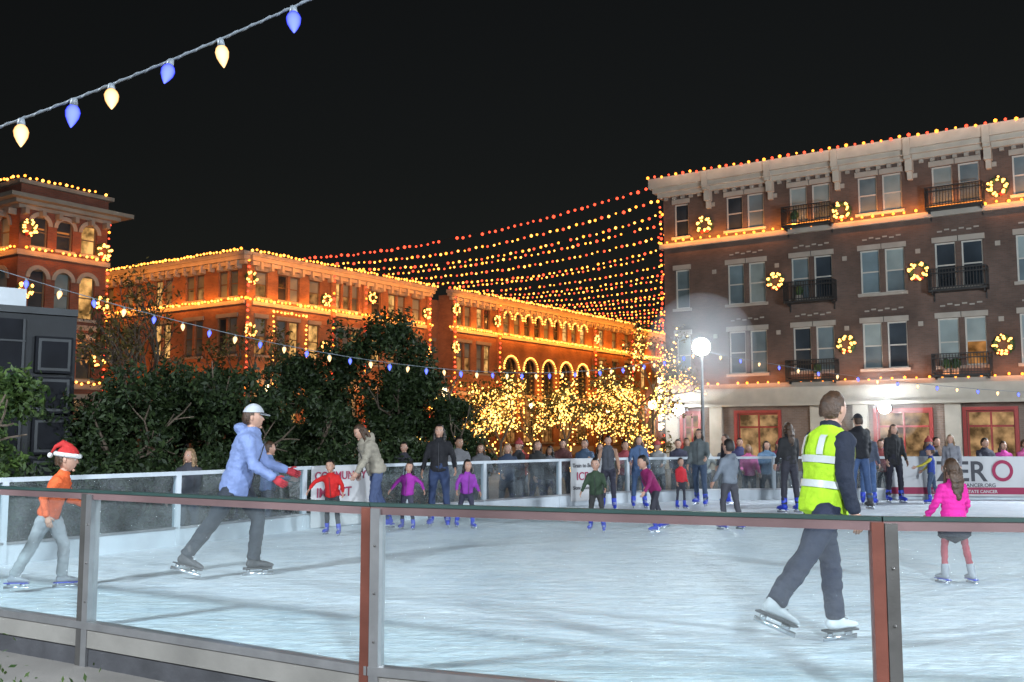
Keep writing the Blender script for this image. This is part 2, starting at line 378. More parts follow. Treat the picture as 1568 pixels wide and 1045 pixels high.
def facade(W, F, T, length, height, wins, wallmat, frm, z0=0.0, lintel=stoneg, style='rect', litp=.1, dark=.5):
    us = sorted(set([0, length] + [w[0] for w in wins] + [w[1] for w in wins]))
    zs = sorted(set([z0, height] + [w[2] for w in wins] + [w[3] for w in wins]))
    for i in range(len(us)-1):
        for j in range(len(zs)-1):
            uc = (us[i]+us[i+1])/2; zc = (zs[j]+zs[j+1])/2
            if any(w[0] < uc < w[1] and w[2] < zc < w[3] for w in wins): continue
            W.quad([(us[i], 0, zs[j]), (us[i+1], 0, zs[j]), (us[i+1], 0, zs[j+1]), (us[i], 0, zs[j+1])], wallmat, T)
    D = -.22
    for w in wins:
        u0, u1, a, b = w[:4]; kind = w[4] if len(w) > 4 else style
        for q in ([(u0,0,a),(u0,D,a),(u0,D,b),(u0,0,b)], [(u1,0,a),(u1,D,a),(u1,D,b),(u1,0,b)], [(u0,0,a),(u1,0,a),(u1,D,a),(u0,D,a)], [(u0,0,b),(u1,0,b),(u1,D,b),(u0,D,b)]):
            W.quad(q, wallmat, T)
        t = .07
        F.box((u0, D+.02, a), (u0+t, D+.1, b), frm, T); F.box((u1-t, D+.02, a), (u1, D+.1, b), frm, T)
        F.box((u0+t, D+.02, a), (u1-t, D+.1, a+t), frm, T); F.box((u0+t, D+.02, b-t), (u1-t, D+.1, b), frm, T)
        zm = a+(b-a)*.5
        if kind != 'door': F.box((u0+t, D+.03, zm-.03), (u1-t, D+.09, zm+.03), frm, T)
        r = random.random()
        if kind == 'door':
            F.box(((u0+u1)/2-.04, D+.03, a), ((u0+u1)/2+.04, D+.11, b), frm, T)
            F.box((u0+t, D+.03, b-.75), (u1-t, D+.09, b-.66), frm, T)
            F.quad([(u0+t,D+.04,a+t),(u1-t,D+.04,a+t),(u1-t,D+.04,b-t),(u0+t,D+.04,b-t)], shoplit, T)
        else:
            big = (b-a) > 5
            if big:
                for zz in (a+2.2, a+4.2, b-1.15): F.box((u0+t, D+.031, zz-.05), (u1-t, D+.12, zz+.05), frm, T)
                for uu in ((u0*2+u1)/3, (u0+2*u1)/3): F.box((uu-.03, D+.03, a), (uu+.03, D+.1, b), frm, T)
                pu = pane; pl = litd
            elif r < litp: pu = pl = litw
            elif r < litp*1.8: pu = blind; pl = litd
            elif r < dark+.1: pu = pane; pl = pane
            elif r < dark+.25: pu = blind; pl = pane2
            elif r < dark+.4: pu = pl = blind
            else: pu = pane2; pl = pane2
            F.quad([(u0+t,D+.04,a+t),(u1-t,D+.04,a+t),(u1-t,D+.04,zm-.03),(u0+t,D+.04,zm-.03)], pl, T)
            F.quad([(u0+t,D+.06,zm+.03),(u1-t,D+.06,zm+.03),(u1-t,D+.06,b-t),(u0+t,D+.06,b-t)], pu, T)
        if kind == 'arch':
            cx = (u0+u1)/2; ra = (u1-u0)/2; zc = b-ra; N = 10
            for sgn in (-1, 1):
                prev = None
                for k in range(N//2+1):
                    an = math.pi/2*k/(N//2)
                    p = (cx+sgn*ra*math.cos(an), -.012, zc+ra*math.sin(an))
                    if prev: W.quad([prev, p, (cx+sgn*ra, -.012, b+.001)], wallmat, T)
                    prev = p
            for k in range(N):
                a0 = math.pi*k/N; a1 = math.pi*(k+1)/N; ro = ra+.2
                pts = []
                for dd in (.002, .08):
                    for an, rad in ((a0, ra), (a1, ra), (a1, ro), (a0, ro)):
                        pts.append(T(cx+rad*math.cos(an), dd, zc+rad*math.sin(an)))
                F.add(pts, [(4,5,6,7),(0,1,5,4),(2,3,7,6),(0,4,7,3),(1,2,6,5)], lintel)
            F.box((u0-.1, .003, a-.14), (u1+.1, .12, a-.002), lintel, T)
        elif kind == 'rect':
            F.box((u0-.1, .003, b+.003), (u1+.1, .09, b+.26), lintel, T)
            F.box((u0-.12, .003, a-.15), (u1+.12, .14, a-.003), lintel, T)

wreath_green = mat_leaf('wreath_needles', (.02, .05, .02), (.05, .1, .04))
bowred = mat_noise('bow_red', (.5, .03, .03), .4)
def rand_dir():
    v = Vector((random.gauss(0, 1), random.gauss(0, 1), random.gauss(0, 1))); return v.normalized()
def wreath(parent, T, u, z, r=.5, mat=WREATHB):
    m = MB(); N = 16
    ring = [T(u+r*.75*math.cos(2*math.pi*i/N), .16, z+r*.75*math.sin(2*math.pi*i/N)) for i in range(N+1)]
    vs, fs = tube(ring, [r*.2]*(N+1), 6); m.add(vs, fs, wreath_green)
    for i in range(160):
        a = random.random()*6.283; c = T(u+r*.75*math.cos(a), .16, z+r*.75*math.sin(a))
        d = rand_dir(); d2 = d.orthogonal().normalized()
        m.add([c, c+d*r*.34+d2*.02, c+d*r*.34-d2*.02], [(0, 1, 2)], wreath_green)
    for s in (-1, 1):
        vs, fs = sphere(T(u+s*.13*r/.5, .24, z-r*.75), (.12, .08, .08), 8, 6); m.add(vs, fs, bowred)
    m.obj('wreath', parent)
    pts = []; ph = random.random()*6
    for i in range(7):
        a = 2*math.pi*i/7+ph+random.uniform(-.12, .12)
        for j in range(4):
            rad = r*random.uniform(.5, .95); a2 = a+random.uniform(-.25, .25)
            pts.append(T(u+rad*math.cos(a2), .3, z+rad*math.sin(a2)))
    bulbs('wreath_lights', pts, .06, [mat], parent)
    point('wreath_glow', T(u, .55, z), 11, (1, .42, .10), .12, parent)

ORC = (1, .29, .035)
ROT = math.atan2(-.571, .821)
Rb = empty('brick_apartment_building', (8.5, 54, GZ), ROT)
W = MB(); F = MB()
T1 = frameT((0, 0, 0), (1, 0, 0), (0, -1, 0)); LR = 31; HR = 15.4
wins = []
starts = [3.7+3.47*k for k in range(8)]
rows = [(5.05, 7.3), (8.75, 10.9), (12.75, 14.6)]
for a, b in rows:
    wins.append((.65, 1.5, a, b))
    for s in starts: wins += [(s, s+.93, a, b), (s+1.17, s+2.1, a, b)]
doors = [(1.0, 1.9), (4.1, 6.3), (11.2, 13.6), (15.2, 17.2), (19.5, 22), (24, 26.5)]
for d0, d1 in doors: wins.append((d0, d1, .0, 2.95, 'door'))
facade(W, F, T1, LR, HR, [w for w in wins if w[2] > 3.9], brickR, frame, z0=3.9, litp=.025, dark=.12)
facade(W, F, T1, LR, 3.9, [w for w in wins if w[2] < 3.9], mat_brick('brick_ground_floor', (.20, .14, .11), (.16, .11, .085), (.2, .17, .15)), redfr, z0=0)
for d0, d1 in doors:
    F.box((d0-.16, .003, 0), (d0-.002, .12, 3.1), redfr, T1); F.box((d1+.002, .003, 0), (d1+.16, .12, 3.1), redfr, T1); F.box((d0-.16, .003, 2.96), (d1+.16, .13, 3.12), redfr, T1)
for u in [0.05, 2.6, 8.0, 10.1, 14.3, 18.4, 22.9, 27.5]:
    F.box((u, .004, 0), (u+.7, .22, 3.3), stone, T1); F.box((u-.06, .004, 0), (u+.76, .28, .5), stone, T1)
T2 = frameT((0, 0, 0), (0, 1, 0), (-1, 0, 0)); w2 = []
for a, b in rows:
    for k in range(13): w2.append((1.5+3.5*k, 2.5+3.5*k, a, b))
facade(W, F, T2, 50, HR, w2, brickR, frame, z0=0, litp=.1, dark=.5)
W.quad([(LR, 0, 0), (LR, 50, 0), (LR, 50, HR), (LR, 0, HR)], brickR); W.quad([(0, 50, 0), (LR, 50, 0), (LR, 50, HR), (0, 50, HR)], brickR)
W.quad([(0, 0, HR-.3), (LR, 0, HR-.3), (LR, 50, HR-.3), (0, 50, HR-.3)], roofm)
W.obj('brick_walls', Rb)
def band(m, x0, y0, x1, y1, z0, z1, d, mat):
    m.box((x0-d, y0-d, z0), (x1, y0-.001, z1), mat); m.box((x0-d, y0-.001, z0), (x0-.001, y1, z1), mat)
for z0, z1, d in ((15.05, 15.3, .25), (15.3, 15.55, .45), (15.55, 16.1, .62)):
    band(F, 0, 0, LR, 50, z0, z1, d, stone)
band(F, 0, 0, LR, 50, 12.15, 12.42, .2, stoneg)
band(F, 0, 0, LR, 50, 4.25, 4.5, .25, stoneg)
band(F, 0, 0, LR, 50, 3.45, 4.25, .45, stone)
band(F, 0, 0, LR, 50, 3.3, 3.45, .9, stone)
for u in [2.6+3.47*k for k in range(9)]:
    F.box((u, .63, 15.2), (u+.32, .72, 16.05), stone, T1)
    F.box((u, .002, 14.5), (u+.32, .4, 15.05), stone, T1); F.box((u+.05, .002, 14.1), (u+.27, .24, 14.5), stone, T1)
    F.box((u, .26, 15.05), (u+.32, .622, 15.3), stone, T1)
for k in range(int(LR/.5)):
    F.box((k*.5+.1, .002, 14.88), (k*.5+.3, .14, 15.04), stoneg, T1)
for s in starts:
    for z in (11.4, 7.85):
        for k in range(6):
            F.box((s+.15+k*.32, .002, z+(.07 if k % 2 else 0)), (s+.37+k*.32, .035, z+.07+(.07 if k % 2 else 0)), stoneg, T1)
    for z in (7.0, 10.5, 14.2):
        F.box((s-.85, .002, z), (s-.63, .05, z+.22), stoneg, T1)
F.obj('trim_and_windows', Rb)
def balcony(parent, T, u0, u1, z):
    m = MB(); d = .75; h = .95
    m.box((u0, .002, z-.1), (u1, d, z), iron, T)
    for zz in (z+.08, z+h-.2, z+h): m.box((u0, d-.04, zz-.025), (u1, d, zz+.025), iron, T); m.box((u0, .01, zz-.025), (u0+.04, d-.04, zz+.025), iron, T); m.box((u1-.04, .01, zz-.025), (u1, d-.04, zz+.025), iron, T)
    n = int((u1-u0)/.13)
    for i in range(n+1):
        u = u0+(u1-u0-.03)*i/n; m.box((u, d-.033, z), (u+.028, d-.006, z+h-.02), iron, T)
    for i in range(6):
        y = d*i/6; m.box((u0+.004, y, z), (u0+.03, y+.028, z+h), iron, T); m.box((u1-.03, y, z), (u1-.004, y+.028, z+h), iron, T)
    for u in (u0+.1, u1-.15): m.box((u, .002, z-.5), (u+.05, .08, z-.1), iron, T); m.box((u, .08, z-.22), (u+.05, d*.7, z-.1), iron, T)
    for k in range(random.choice((0, 1, 2))):
        uu = random.uniform(u0+.3, u1-.6); m.box((uu, .25, z+.002), (uu+.3, .5, z+.3), stoneg, T)
        vs, fs = sphere(T(uu+.15, .38, z+.5), (.2, .2, .28), 8, 6); m.add([v+rand_dir()*.05 for v in vs], fs, wreath_green)
    m.obj('iron_balcony', parent)
for k in (1, 3, 5):
    for z in (4.62, 8.6, 12.5): balcony(Rb, T1, starts[k]-.2, starts[k]+2.3, z)
for u, z in ((2.55, 13.2), (9.9, 13.0), (17.0, 13.2), (6.4, 9.75), (13.4, 9.6), (9.9, 6.3), (16.9, 5.9), (20.3, 9.6)): wreath(Rb, T1, u, z, .48)
pts = line_pts(T1(-.6, .66, 16.15), T1(LR, .66, 16.15), .42); bulbs('roof_lights', pts, .075, [ORANGE, RED], Rb)
pts = line_pts(T1(-.2, .25, 12.5), T1(LR, .25, 12.5), .5); bulbs('ledge_lights', pts, .07, [ORANGE], Rb)
pts = line_pts(T1(-.2, .32, 4.55), T1(LR, .32, 4.55), .55); bulbs('canopy_lights', pts, .06, [ORANGE], Rb)
pts = line_pts(T1(-.12, .12, 1.5), T1(-.12, .12, 15.8), .3); bulbs('corner_lights', pts, .075, [RED, RED, ORANGE], Rb)
for a in (0, 15.5):
    area_strip('ledge_glow', T1(a, .5, 12.55), T1(a+15.3, .5, 12.55), (0, 1, .1), .08, 260, ORC, Rb)
    area_strip('canopy_glow', T1(a, .6, 4.62), T1(a+15.3, .6, 4.62), (0, 1, .2), .08, 110, (1, .33, .10), Rb)
    area_strip('roof_glow', T1(a, 1.3, 16.4), T1(a+15.3, 1.3, 16.4), (0, 1, -.3), .08, 60, (1, .6, .4), Rb)
sg = empty('blade_sign', (0, 0, 0)); sg.parent = Rb
m = MB(); m.box((-.14, -.75, 2.0), (-.02, -.15, 5.1), iron); m.box((-.1, -.15, 2.6), (-.06, 0, 2.7), iron); m.box((-.1, -.15, 4.6), (-.06, 0, 4.7), iron); m.obj('sign_box', sg)
m = MB()
for k in range(6):
    m.box((-.012, -.68, 2.1+k*.5), (.0, -.6, 2.48+k*.5), WHITEB); m.box((-.012, -.6, 2.4+k*.5), (0, -.3, 2.48+k*.5), WHITEB); m.box((-.012, -.6, 2.22+k*.5), (0, -.34, 2.28+k*.5), WHITEB)
    m.box((-.13, -.765, 2.1+k*.5), (-.03, -.755, 2.45+k*.5), WHITEB)
m.obj('sign_letters', sg)

# ---- left long building (B)
Bb = empty('brick_office_building', (-17.1, 62, GZ), ROT)
W = MB(); F = MB(); HB = 13.2
TB = frameT((0, 0, 0), (0, 1, 0), (1, 0, 0)); TA = frameT((0, 0, 0), (-1, 0, 0), (0, -1, 0))
w1 = []
def paired(c, a, b, k='rect'): return [(c-.95, c-.1, a, b, k), (c+.1, c+.95, a, b, k)]
UP = (10.75, 12.45); MID = (7.0, 9.4); LOW = (1.0, 4.6)
for c in (1.4, 6.1, 12.3, 16.9):
    w1 += [(c-.5, c+.5, UP[0], UP[1]), (c-.5, c+.5, MID[0], MID[1]), (c-.6, c+.6, LOW[0], LOW[1])]
for c in (3.75, 14.6):
    w1 += paired(c, *UP) + paired(c, *MID) + paired(c, *LOW)
for c in (8.3, 9.2, 10.1):
    w1 += [(c-.35, c+.35, UP[0], UP[1]+.2), (c-.35, c+.35, 5.6, 9.3), (c-.35, c+.35, 1.0, 4.6)]
facade(W, F, TB, 18.6, HB, w1, brickB, framed, litp=.26, dark=.5)
w1 = []
for c in (1.7, 4.4): w1 += paired(c, *UP) + paired(c, *MID) + paired(c, *LOW)
for k in range(9): w1.append((7.3+k*1.62, 8.3+k*1.62, 10.7, 12.5, 'arch'))
for k in range(5): w1.append((7.3+k*3.05, 9.3+k*3.05, 1.2, 8.6, 'arch'))
for c in (24.5, 27.2, 29.9): w1 += [(c-.5, c+.5, *UP), (c-.5, c+.5, *MID), (c-.5, c+.5, *LOW)]
TB2 = frameT((.5, 20.6, 0), (0, 1, 0), (1, 0, 0))
facade(W, F, TB2, 31, HB, w1, brickB, framed, litp=.22, dark=.5)
TBg = frameT((-.8, 18.6, 0), (0, 1, 0), (1, 0, 0))
facade(W, F, TBg, 2.0, HB-.4, [(.5, 1.5, *MID)], brickB, framed)
W.quad([(-.8, 18.6, 0), (0, 18.6, 0), (0, 18.6, HB), (-.8, 18.6, HB)], brickB); W.quad([(-.8, 20.6, 0), (.5, 20.6, 0), (.5, 20.6, HB), (-.8, 20.6, HB)], brickB)
TB3 = frameT((-.4, 51.6, 0), (0, 1, 0), (1, 0, 0)); w1 = []
for k in range(8): w1 += [(1.2+2.6*k, 2.3+2.6*k, *UP), (1.2+2.6*k, 2.3+2.6*k, *MID), (1.2+2.6*k, 2.3+2.6*k, *LOW)]
facade(W, F, TB3, 24, HB-.2, w1, brickB, framed, litp=.25, dark=.4)
W.quad([(-.4, 51.6, 0), (.5, 51.6, 0), (.5, 51.6, HB), (-.4, 51.6, HB)], brickB)
w1 = []
for c in (1.6, 5.0, 8.4, 11.8, 15.2, 18.6, 22.0): w1 += paired(c, *UP) + paired(c, *MID) + paired(c, *LOW)
facade(W, F, TA, 26, HB, w1, brickB, framed, litp=.22, dark=.45)
W.quad([(-26, 0, 0), (-26, 75, 0), (-26, 75, HB), (-26, 0, HB)], brickB); W.quad([(0, 75.5, 0), (-26, 75.5, 0), (-26, 75.5, HB), (0, 75.5, HB)], brickB)
W.quad([(-26, 0, HB-.5), (-.8, 0, HB-.5), (-.8, 75, HB-.5), (-26, 75, HB-.5)], roofm)
W.obj('brick_walls', Bb)
def trim(T, u0, u1, zoff=0):
    F.box((u0-.25, .003, 12.75+zoff), (u1, .25, 13.0+zoff), stone, T); F.box((u0-.5, .003, 13.0+zoff), (u1, .5, 13.25+zoff), stone, T); F.box((u0-.65, .003, 13.25+zoff), (u1, .65, 13.5+zoff), stone, T)
    F.box((u0-.12, .003, 10.2), (u1, .16, 10.45), stone, T); F.box((u0-.1, .003, 5.1), (u1, .14, 5.4), stone, T); F.box((u0-.08, .003, 0), (u1, .1, .8), stone, T)
    for k in range(int((u1-u0)/.9)): F.box((u0+k*.9+.3, .004, 12.5+zoff), (u0+k*.9+.5, .4, 12.99+zoff), stone, T)
trim(TB, .7, 18.6); trim(TB2, 0, 31); trim(TB3, .1, 24, -.2); trim(TA, 0, 26)
for u in (0.0, 7.5, 10.75, 18.0):
    F.box((u, .005, 0), (u+.45, .2, 12.74), brickB, TB)
for u in (0.0, 6.3, 22.6, 30.4): F.box((u, .005, 0), (u+.5, .2, 12.74), brickB, TB2)
F.obj('trim_and_windows', Bb)
pts = []
for T, a, b, zo in ((TB, 0, 18.6, 0), (TB2, -.4, 31, 0), (TB3, .4, 24, -.2), (TA, -.4, 26, 0)):
    pts += line_pts(T(a, .7, 13.6+zo), T(b, .7, 13.6+zo), .33)
    pts += line_pts(T(a, .22, 10.55), T(b, .22, 10.55), .33)
bulbs('roof_and_ledge_lights', pts, .09, [AMBER, ORANGE], Bb)
pts = []
for T, u in ((TB, 0.1), (TB, 7.7), (TB, 10.95), (TB, 18.3), (TB2, .2), (TB2, 22.9), (TB2, 30.7), (TB2, 6.5)): pts += line_pts(T(u, .26, 2), T(u, .26, 13), .4)
bulbs('pier_lights', pts, .09, [RED, ORANGE, RED], Bb)
pts = line_pts(TB(2.3, .2, 4.2), TB(2.3, .2, 9.9), .3)+line_pts(TB(5.2, .2, 4.2), TB(5.2, .2, 9.9), .3)+line_pts(TB(2.3, .2, 9.9), TB(5.2, .2, 9.9), .3)
for k in range(5):
    c = 8.3+k*3.05
    for i in range(17):
        a = math.pi*i/16; pts.append(TB2(c+1.15*math.cos(a), .2, 7.6+1.15*math.sin(a)))
    for s in (-1, 1): pts += line_pts(TB2(c+s*1.15, .2, 3), TB2(c+s*1.15, .2, 7.6), .4)
for k in range(9):
    c = 7.8+k*1.62
    for i in range(9):
        a = math.pi*i/8; pts.append(TB2(c+.62*math.cos(a), .2, 12.0+.62*math.sin(a)))
bulbs('arch_lights', pts, .08, [AMBER], Bb)
for u, z in ((.35, 11.9), (.35, 8.5), (7.0, 11.2), (7.0, 7.9), (11.6, 11.9), (17.9, 11.4), (17.9, 8.4)): wreath(Bb, TB, u, z, .48)
for u, z in ((.35, 12.0), (.35, 8.9), (6.1, 11.6), (23.1, 11.4)): wreath(Bb, TB2, u, z, .5)
for T, a, b in ((TB, 0, 18.5), (TB2, 0, 15), (TB2, 15, 30.5), (TB3, 0, 24)):
    k = (b-a)/18.5*(1.0 if T is TB else 1.2)
    area_strip('roof_glow', T(a, 1.2, 13.0), T(b, 1.2, 13.0), (-1, 0, -.5), .1, 230*k, ORC, Bb)
    area_strip('ledge_glow', T(a, .7, 10.6), T(b, .7, 10.6), (-1, 0, -.1), .1, 330*k, ORC, Bb)
    area_strip('wall_wash_fill', T(a, 2.0, 4.6), T(b, 2.0, 4.6), (-1, 0, .1), .1, 400*k, (1, .34, .06), Bb)  # last strip has no fitting, added to wash the lower facade orange
area_strip('roof_glow', TA(0, 1.2, 13), TA(26, 1.2, 13), (0, 1, -.5), .1, 200, ORC, Bb)
area_strip('ledge_glow', TA(0, .7, 10.6), TA(26, .7, 10.6), (0, 1, -.1), .1, 300, ORC, Bb)
area_strip('wall_wash_fill', TA(0, 2.4, 5.6), TA(26, 2.4, 5.6), (0, 1, .1), .1, 260, ORC, Bb)  # added wash strip for the lower wall, no light string there

# ---- far-left building (C)
Cb = empty('brick_tower_building', (-23.5, 46.0, GZ), ROT)
W = MB(); F = MB(); HC = 13.85
TC = frameT((0, 0, 0), (0, 1, 0), (1, 0, 0)); TD = frameT((0, 0, 0), (-1, 0, 0), (0, -1, 0))
wc = []
for c in (1.0, 2.3, 3.6): wc += [(c-.42, c+.42, 10.9, 12.4, 'arch'), (c-.42, c+.42, 7.6, 9.8, 'arch'), (c-.42, c+.42, 4.6, 6.6), (c-.42, c+.42, 1, 3.6)]
facade(W, F, TC, 4.6, HC, wc, brickC, framed, litp=.18, dark=.7)
wc = []
for k in range(7):
    c = 1.4+k*2.0; wc += [(c-.5, c+.5, 10.9, 12.4, 'arch'), (c-.5, c+.5, 7.6, 9.8, 'arch'), (c-.5, c+.5, 4.6, 6.6), (c-.5, c+.5, 1, 3.6)]
facade(W, F, TD, 16, HC, wc, brickC, framed, litp=.18, dark=.6)
W.quad([(0, 4.6, 0), (-16, 4.6, 0), (-16, 4.6, HC), (0, 4.6, HC)], brickC); W.quad([(-16, 0, 0), (-16, 4.6, 0), (-16, 4.6, HC), (-16, 0, HC)], brickC)
W.quad([(0, 0, HC-.3), (-16, 0, HC-.3), (-16, 4.6, HC-.3), (0, 4.6, HC-.3)], roofm)
W.obj('brick_walls', Cb)
stc = mat_noise('tower_stone', (.30, .25, .20), .75, .15, 1.5, .15, 20)
def ringbox(m, d, z0, z1, mat): m.box((-16-d, -d, z0), (d, 4.6+d, z1), mat)
ringbox(F, .12, 12.65, 12.82, stc); ringbox(F, .45, 12.82, 13.0, stc); ringbox(F, .9, 13.0, 13.2, stc); ringbox(F, .2, HC+.003, HC+.2, stc)
for z0, z1, d in ((10.4, 10.65, .14), (7.05, 7.3, .12), (4.1, 4.35, .12)):
    F.box((.003, -d, z0), (d, 4.6+d, z1), stc); F.box((-16, -d, z0), (.003, -.003, z1), stc)
for k in range(6): F.box((k*.85+.05, .004, 12.35), (k*.85+.25, .4, 12.64), stc, TC)
for k in range(18): F.box((k*.85+.3, .004, 12.35), (k*.85+.5, .4, 12.64), stc, TD)
F.obj('trim_and_windows', Cb)
pts = []
for T, l in ((TC, 4.6), (TD, 16)):
    pts += line_pts(T(0, .22, 14.15), T(l, .22, 14.15), .3)+line_pts(T(0, .2, 10.75), T(l, .2, 10.75), .3)
bulbs('roof_and_ledge_lights', pts, .07, [ORANGE, AMBER], Cb)
bulbs('corner_lights', line_pts(TC(4.65, .1, 2), TC(4.65, .1, 12.6), .35), .07, [RED, ORANGE, RED], Cb)
bulbs('canopy_lights', line_pts(TC(0, .3, 4.4), TC(4.6, .3, 4.4), .3), .06, [AMBER], Cb)
for u, z in ((.35, 11.7), (4.3, 11.2), (.3, 8.7), (4.3, 8.5), (4.2, 5.6)): wreath(Cb, TC, u, z, .42)
wreath(Cb, TD, 3.2, 8.4, .42)
for T, l, nn in ((TC, 4.6, (-1, 0, 0)), (TD, 10, (0, 1, 0))):
    n_ = Vector(nn)
    for z, p in ((12.0, 10), (10.8, 40), (6.5, 24)):
        area_strip('facade_glow', T(0, .7, z), T(l, .7, z), n_+Vector((0, 0, -.1)), .08, p*l/4.6, (1, .29, .04), Cb)

# ------------------------------------------------------------------ canopy of string lights across the street
Lx = Vector((.571, .821, 0)); R0 = Vector((8.3, 53.8, 15.6)); L0 = Vector((-16.3, 61.9, 13.4))
ce = empty('street_light_canopy'); red_p = []; yel_p = []; cab = MB(); blackc = mat_noise('cable_black', (.02, .02, .02), .6)
for k in range(23):
    a = R0+Lx*(k*2.45); b = L0+Lx*(3.6+k*2.6)
    n = 58; sag = .75+.12*(k % 3)+random.uniform(-.08, .08); line = []
    for i in range(n+1):
        t = i/n; p = a.lerp(b, t); p.z -= 4*sag*t*(1-t); line.append(p)
        if 0 < i < n and random.random() > .03:
            q = p+Vector((random.uniform(-.05, .05), random.uniform(-.05, .05), -.1+random.uniform(-.05, .05)))
            if k == 0 or (i+k) % 3 == 0: red_p.append(q)
            else: yel_p.append(q)
    lp = line[::3]+[line[-1]]
    vs, fs = tube(lp, [.012]*len(lp), 4); cab.add(vs, fs, blackc)
cab.obj('cables', ce); bulbs('red_bulbs', red_p, .09, [RED], ce); bulbs('yellow_bulbs', yel_p, .082, [AMBER, ORANGE], ce)

# ------------------------------------------------------------------ C9 bulb strings
def catenary(a, b, sag, n):
    a = Vector(a); b = Vector(b); out = []
    for i in range(n+1):
        t = i/n; p = a.lerp(b, t); p.z -= 4*sag*t*(1-t); out.append(p)
    return out
wiregreen = mat_noise('wire_pale', (.12, .14, .16), .5, .1)
def mat_c9(name, c, edge):
    m, nt, o = nodes(name)
    lw = nt.nodes.new('ShaderNodeLayerWeight'); lw.inputs[0].default_value = .5
    mx = nt.nodes.new('ShaderNodeMix'); mx.data_type = 'RGBA'; mx.inputs[6].default_value = rgba(c); mx.inputs[7].default_value = rgba(edge)
    L(nt, lw.outputs['Facing'], mx.inputs[0])
    e = nt.nodes.new('ShaderNodeEmission'); e.inputs[1].default_value = 1; L(nt, mx.outputs[2], e.inputs[0]); L(nt, e.outputs[0], o.inputs[0])
    m.cycles.emission_sampling = 'NONE'; return m
Bc = mat_c9('c9_blue', (.40, .55, 3), (.005, .008, 1.2)); Wc = mat_c9('c9_warm', (2.6, 1.9, .95), (1.1, .42, .08))
def bulb_string(name, pc, bulbsat, mats, size, tilt=.15):
    e = empty(name); m = MB()
    vs, fs = tube(pc, [.0036*size/.07]*len(pc), 6); m.add(vs, fs, wiregreen)
    tw = [p+Vector((0, math.sin(i*1.1)*.004, math.cos(i*1.1)*.004)) for i, p in enumerate(pc)]
    vs, fs = tube(tw, [.0026*size/.07]*len(tw), 5); m.add(vs, fs, wiregreen)
    for i, p in enumerate(bulbsat):
        mt = mats[i % len(mats)]; s = size*random.uniform(.92, 1.05)
        d = Vector((random.uniform(-1, 1)*tilt, random.uniform(-1, 1)*tilt, -1)).normalized()
        vs, fs = tube([p+d*.0, p+d*.3*s], [.14*s, .19*s], 8); m.add(vs, fs, wiregreen)
        prof = [(.3, .17), (.42, .27), (.6, .33), (.85, .29), (1.1, .17), (1.27, .06), (1.32, .02)]
        vs, fs = tube([p+d*a*s for a, _ in prof], [r*s for _, r in prof], 12); m.add(vs, fs, mt)
    o = m.obj('cable_and_bulbs', e, smooth=True); return e
a = Vector((-2.35, 3.35, 2.385)); b = Vector((-.35, 3.1, 3.085))
cc = catenary(a, b, .045, 200)
bl = [cc[int(t*200)] for t in (.285, .335, .43, .495, .60, .685, .81)]
bulb_string('holiday_light_string', cc, bl, [Bc, Wc], .076, .38)
POLE = Vector((4.72, 24.3, 3.62))
cc = catenary((-6.6, 11.4, 3.62), POLE+Vector((0, 0, -.02)), .92, 120)
bulb_string('holiday_light_string', cc, [cc[i] for i in range(3, 119, 3)], [Wc, Bc], .1)
cc = catenary(POLE+Vector((0, 0, -.02)), (25, 22.5, 3.3), 1.0, 130)
bulb_string('holiday_light_string', cc, [cc[i] for i in range(3, 128, 3)], [Wc, Bc], .1)

# ------------------------------------------------------------------ flood lamps
steel = mat_noise('steel_dark', (.12, .12, .12), .4, .1, 4, 0, metal=.6)
flood = mat_emit('flood_lens', (.88, .95, 1), 60)
def flood_lamp(name, x, y, z, target, watts, col=(.82, .915, 1), base=GZ, r=.4, ball=0):
    e = empty(name); m = MB()
    vs, fs = tube([(x, y, base), (x, y, z)], [.05, .035], 10); m.add(vs, fs, steel)
    vs, fs = tube([(x, y, base), (x, y, base+.06)], [.28, .28], 12); m.add(vs, fs, steel)
    d = (Vector(target)-Vector((x, y, z))).normalized()
    c = Vector((x, y, z))+Vector((0, 0, .1)); side = Vector((d.y, -d.x, 0)).normalized(); up = side.cross(d)
    T = lambda u, dd, zz: c+side*u+d*dd+up*zz
    vs, fs = tube([T(0, -.26, 0), T(0, -.16, 0), T(0, -.03, 0)], [.07, .14, .2], 18); m.add(vs, fs, steel)
    if ball:
        vs, fs = sphere(T(0, ball*.8, 0), ball, 20, 14); m.add(vs, fs, flood)
        point('lamp', T(0, ball*.8, 0), watts, col, ball+.02, e)
        mm = MB(); vs, fs = sphere(T(0, ball*.8, 0), 1.35, 40, 26); mm.add(vs, fs, mat_glare(.075)); mm.obj('glare_round_lamp', e, smooth=True)  # added scatter sphere, imitates glare around the pole lamp
    else:
        vs, fs = tube([T(0, 0, 0), T(0, .01, 0)], [.18, .18], 18); m.add(vs, fs, flood)
        point('lamp', T(0, r+.05, 0), watts, col, r, e)
    m.obj('stand_and_housing', e)
    return e
flood_lamp('fill_lamp', POLE.x, POLE.y, POLE.z, (1, 8, .5), 1500, ball=.22)
flood_lamp('fill_lamp', 15, -1.5, 6, (3, 10, 0), 14500)
flood_lamp('fill_lamp', 19, 25, 6, (6, 12, 0), 10500)
flood_lamp('fill_lamp', -8.6, 3.0, 6, (0, 12, 0), 7200)
flood_lamp('fill_lamp', 2.5, -5, 6, (2, 14, 0), 8500)  # unseen lamp added behind the camera as frontal fill for the people
